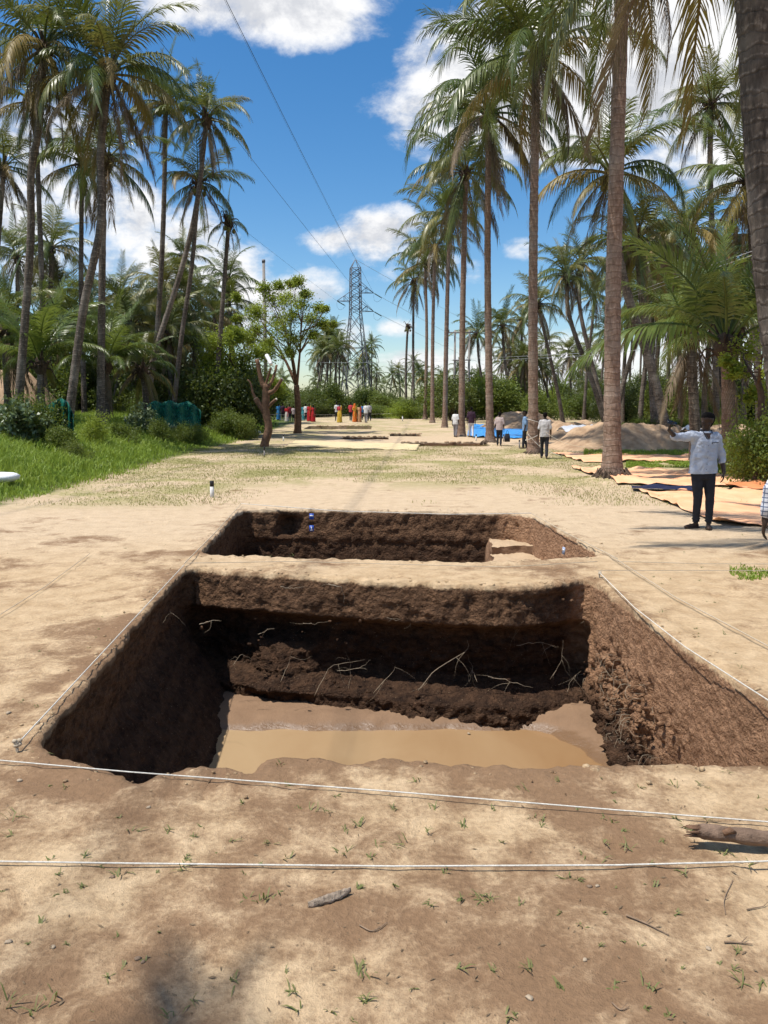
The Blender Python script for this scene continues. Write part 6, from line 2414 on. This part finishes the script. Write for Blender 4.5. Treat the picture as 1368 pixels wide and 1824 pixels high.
def figure(label, u, v, hpx, rz, top, bottom, style='man', voxel=.022, arms=None, stride=.05, lean=0.0, shawl=None, cover=None, group=None, dist=None, sleeve=None):
    """standing or strolling person; rz = 0 faces the camera"""
    c = gpz(u, v) if dist is None else at(u, v, dist)
    c.z = gzf(c.x, c.y)
    s = hpx / F * math.hypot(c.x, c.y) / 1.70
    e = empty('person', c, label, 'person', group, None, rz)
    e.scale = (s, s, s)
    face = Vector((0, -1, -.12))
    hc = Vector((0, -.02 - lean, 1.585))
    mb = MB()
    head_shape(mb, hc, face)
    mb.capsule((0, -lean * .8, 1.38), (0, -lean, 1.52), .056, .05, 10, 4)
    mb.loft([(0, 0, .84, .14, .095), (0, -lean * .3, 1.05, .13, .09), (0, -lean * .6, 1.25, .15, .10), (0, -lean * .8, 1.36, .14, .08), (0, -lean * .8, 1.42, .06, .05)], 14)
    arms = arms or ((Vector((.05, .03, -.30)), Vector((.01, -.06, -.25))), (Vector((.05, .03, -.30)), Vector((.01, -.06, -.25))))
    S = []
    for sx, (ue, lw) in zip((-1, 1), arms):
        a = Vector((sx * .165, -lean * .8, 1.365))
        b = a + Vector((ue[0] * sx, ue[1], ue[2]))
        w = b + Vector((lw[0] * sx, lw[1], lw[2]))
        mb.capsule(a, b, .048, .04, 10, 4)
        mb.capsule(b, w, .038, .027, 10, 4)
        hand(mb, w, (w - b).normalized(), (-sx * .8, .1, .1), 1.0, .5, -sx)
        S.append((a, b, w))
    L_ = []
    for sx in (-1, 1):
        h_ = Vector((sx * .085, 0, .84))
        k_ = Vector((sx * .085, -stride * sx * .6 - .02, .46))
        a_ = Vector((sx * .085, -stride * sx * 1.5 + .02, .08))
        mb.capsule(h_, k_, .07, .05, 10, 4)
        mb.capsule(k_, a_, .05, .034, 10, 4)
        mb.capsule(a_ + Vector((0, .03, -.04)), a_ + Vector((sx * .02, -.15, -.052)), .036, .028, 10, 4)
        L_.append((h_, k_, a_))
    skin('body', mb, voxel * .8, 'skin', e, 1)
    hair_cap(hc, face, voxel * .8, e, style == 'saree')
    if style == 'man':
        mb = MB()
        mb.loft([(0, 0, .78, .185, .125), (0, -lean * .2, .9, .182, .125), (0, -lean * .4, 1.08, .172, .12), (0, -lean * .6, 1.26, .182, .12), (0, -lean * .8, 1.37, .16, .095),
                 (0, -lean * .8, 1.44, .07, .065)], 18, 2.3)
        for a, b, w in S:
            mb.capsule(a + Vector((-.02 if a.x > 0 else .02, 0, 0)), b if sleeve else a.lerp(b, .85), .072, .060, 10, 4)
            if sleeve:
                mb.capsule(b, b.lerp(w, sleeve), .060, .046, 10, 4)
        skin('shirt', mb, voxel, top, e, 2, folds(.012, 9, 12, u), [((0, 0, .80), (0, 0, -1))])
        mb = MB()
        mb.loft([(0, 0, .74, .155, .11), (0, 0, .86, .168, .115), (0, 0, .92, .165, .11)], 14)
        for h_, k_, a_ in L_:
            mb.capsule(h_, k_, .092, .068, 10, 4)
            mb.capsule(k_, a_ + Vector((0, 0, .03)), .066, .058, 10, 4)
        skin('trousers', mb, voxel, bottom, e, 2, folds(.008, 9, 9, u))
    else:
        mb = MB()
        mb.loft([(0, -lean * .4, 1.02, .145, .10), (0, -lean * .6, 1.2, .155, .115), (0, -lean * .8, 1.36, .15, .09), (0, -lean * .8, 1.43, .06, .055)], 16)
        for a, b, w in S:
            mb.capsule(a, a.lerp(b, .7), .066, .056, 10, 4)
        skin('blouse', mb, voxel, top, e, 2)
        mb = MB()
        mb.loft([(0, 0, .03, .235, .20), (0, 0, .25, .215, .185), (0, 0, .55, .20, .165), (0, 0, .82, .195, .15), (0, 0, .98, .155, .115), (0, -lean * .4, 1.08, .14, .105)], 24)

        def pleat(co, nr):
            a = np.arctan2(co[:, 1], co[:, 0])
            return co + nr * ((.016 * np.sin(a * 13 + 1.5 * np.sin(co[:, 2] * 4))) * sstep(co[:, 2], 1.1, .5))[:, None]
        skin('skirt', mb, voxel, bottom, e, 2, pleat)
        # the loose end over the shoulder
        P = [Vector((.16, -.10, .95)), Vector((.04, -.155 - lean * .5, 1.15)), Vector((-.10, -.11 - lean * .8, 1.38)), Vector((-.15, .02 - lean * .8, 1.44)), Vector((-.14, .13, 1.25)), Vector((-.12, .17, .85)), Vector((-.11, .19, .5))]
        mb = MB()
        mb.tube(smooth_path(P, 26), [.085] * 26, 10, flat=.35)
        skin('pallu', mb, voxel, shawl or bottom, e, 2)
        if cover:
            mb = MB()
            mb.ball(hc + Vector((0, .03, .03)), (.115, .12, .13), 14, 10)
            mb.capsule(hc + Vector((0, .06, -.05)), Vector((0, .09, 1.30)), .105, .14, 12, 4)
            skin('head_cloth', mb, voxel, cover, e, 2, None, [((0, hc.y - .055, 0), (0, -1, 0))])
    return e


hang = (Vector((.05, .03, -.30)), Vector((.01, -.06, -.25)))
fold_arm = (Vector((.06, .0, -.28)), Vector((-.10, -.20, .04)))
MG = 'visitors near the row of palms'
figure('man in light grey shirt walking away right of the second row palm', 969, 817, 80, R(170), 'shirt_grey', 'trouser_dark', voxel=.018, group=MG, stride=.10)
pb = figure('man in pinkish shirt holding a dark bag beside the third row palm', 889, 795, 59, R(165), 'shirt_pink', 'trouser_dark', voxel=.02, group=MG)
figure('man in blue shirt half hidden behind the second row palm', 934, 800, 66, R(-100), 'shirt_blue', 'trouser_dark', voxel=.022, group=MG)
figure('man in dark plum top and white trousers on the blue sheet', 839, 781, 54, R(175), 'shirt_plum', 'trouser_white', voxel=.022, group=MG, stride=.12)
figure('person in white partly hidden by the fourth row palm', 811, 779, 48, R(150), 'shirt_white', 'trouser_grey', voxel=.025, group=MG)
bp = pb.location + Vector((.34, -.1, .42))
mb = MB().loft([(0, 0, -.24, .12, .06), (0, 0, -.05, .13, .07), (0, 0, .08, .10, .045), (0, 0, .12, .07, .03)], 14, 2.6)
mb.tube(smooth_path([Vector((-.06, 0, .10)), Vector((-.02, 0, .24)), Vector((.02, 0, .24)), Vector((.06, 0, .10))], 10), .008, 5)
tag(mb.build('hand_bag', M['trouser_dark'], None, bp), 'dark bag carried by the man in the pinkish shirt', 'bag')

VG = 'far visitors at the end of the path'
far = [('man in white shirt pointing, left of the yellow saree', 600, 750, 33, R(200), 'shirt_white', 'trouser_dark', 'man', None, None),
       ('woman in yellow saree seen from behind', 605, 753, 34, R(180), 'shirt_red', 'saree_yellow', 'saree', 'saree_yellow', None),
       ('man in red shirt and dark trousers among the far visitors', 625, 750, 33, R(170), 'shirt_red', 'trouser_dark', 'man', None, None),
       ('woman with orange head cloth and yellow shawl', 632, 752, 32, R(150), 'saree_yellow', 'saree_orange', 'saree', 'saree_yellow', 'saree_orange'),
       ('woman in peach and red saree next to the orange head cloth', 640, 752, 31, R(185), 'saree_peach', 'saree_peach', 'saree', 'saree_red', None),
       ('man in white shirt and grey trousers at the right of the far group', 652, 754, 36, R(165), 'shirt_white', 'trouser_grey', 'man', None, None),
       ('man in grey shirt behind the white shirted man', 658, 750, 32, R(200), 'shirt_grey', 'trouser_dark', 'man', None, None),
       ('person in dark blue between the far groups', 645, 748, 28, R(160), 'saree_blue', 'trouser_dark', 'man', None, None),
       ('woman in red saree with dark shawl beside the forked tree', 558, 747, 30, R(180), 'saree_red', 'saree_red', 'saree', 'cloth_green', None),
       ('woman in plain red saree left of the dark shawl', 551, 747, 31, R(170), 'saree_red', 'saree_red', 'saree', 'saree_orange', None),
       ('person in white shirt right of the forked trunk', 545, 744, 30, R(180), 'shirt_white', 'trouser_dark', 'man', None, None),
       ('woman in teal saree right of the forked trunk', 540, 745, 28, R(190), 'saree_teal', 'saree_teal', 'saree', 'saree_cream', None),
       ('woman in cream and red standing in the shade left of the forked tree', 511, 741, 28, R(180), 'saree_red', 'saree_cream', 'saree', 'saree_red', None),
       ('person in maroon in the shade beside the cream saree', 516, 742, 30, R(175), 'saree_maroon', 'trouser_dark', 'man', None, None),
       ('person in dark clothes in the shade behind the bank', 504, 741, 31, R(190), 'shirt_plum', 'trouser_dark', 'man', None, None),
       ('woman in blue saree at the left end of the shaded group', 496, 739, 30, R(170), 'saree_blue', 'saree_blue', 'saree', 'saree_blue', None),
       ('person in pale clothes at the edge of the shaded group', 523, 743, 28, R(185), 'shirt_pink', 'trouser_dark', 'man', None, None)]
for k, (lab, u, v, hp_, rz, top, bot, st, sh_, cov) in enumerate(far):
    arms = (hang, fold_arm) if k % 3 else (hang, hang)
    if k == 0:
        arms = ((Vector((.28, -.02, -.08)), Vector((.20, -.05, .02))), hang)
    figure(lab, u, v, hp_, rz, top, bot, st, .032, arms, .06, .0, sh_, cov, VG, None if k < 8 else 70 + (k % 4) * 1.2)

# the person cut by the right edge, only a sleeve and a hand in the picture
ep_ = figure('person in checked shirt cut off by the right edge, only sleeve and hand showing', 1442, 1144, 380, R(165), 'shirt_check', 'trouser_grey', 'man', .014,
             ((Vector((.05, .03, -.30)), Vector((.02, -.04, -.25))), (Vector((.15, .0, -.27)), Vector((.02, -.05, -.24)))), .03, sleeve=.75)
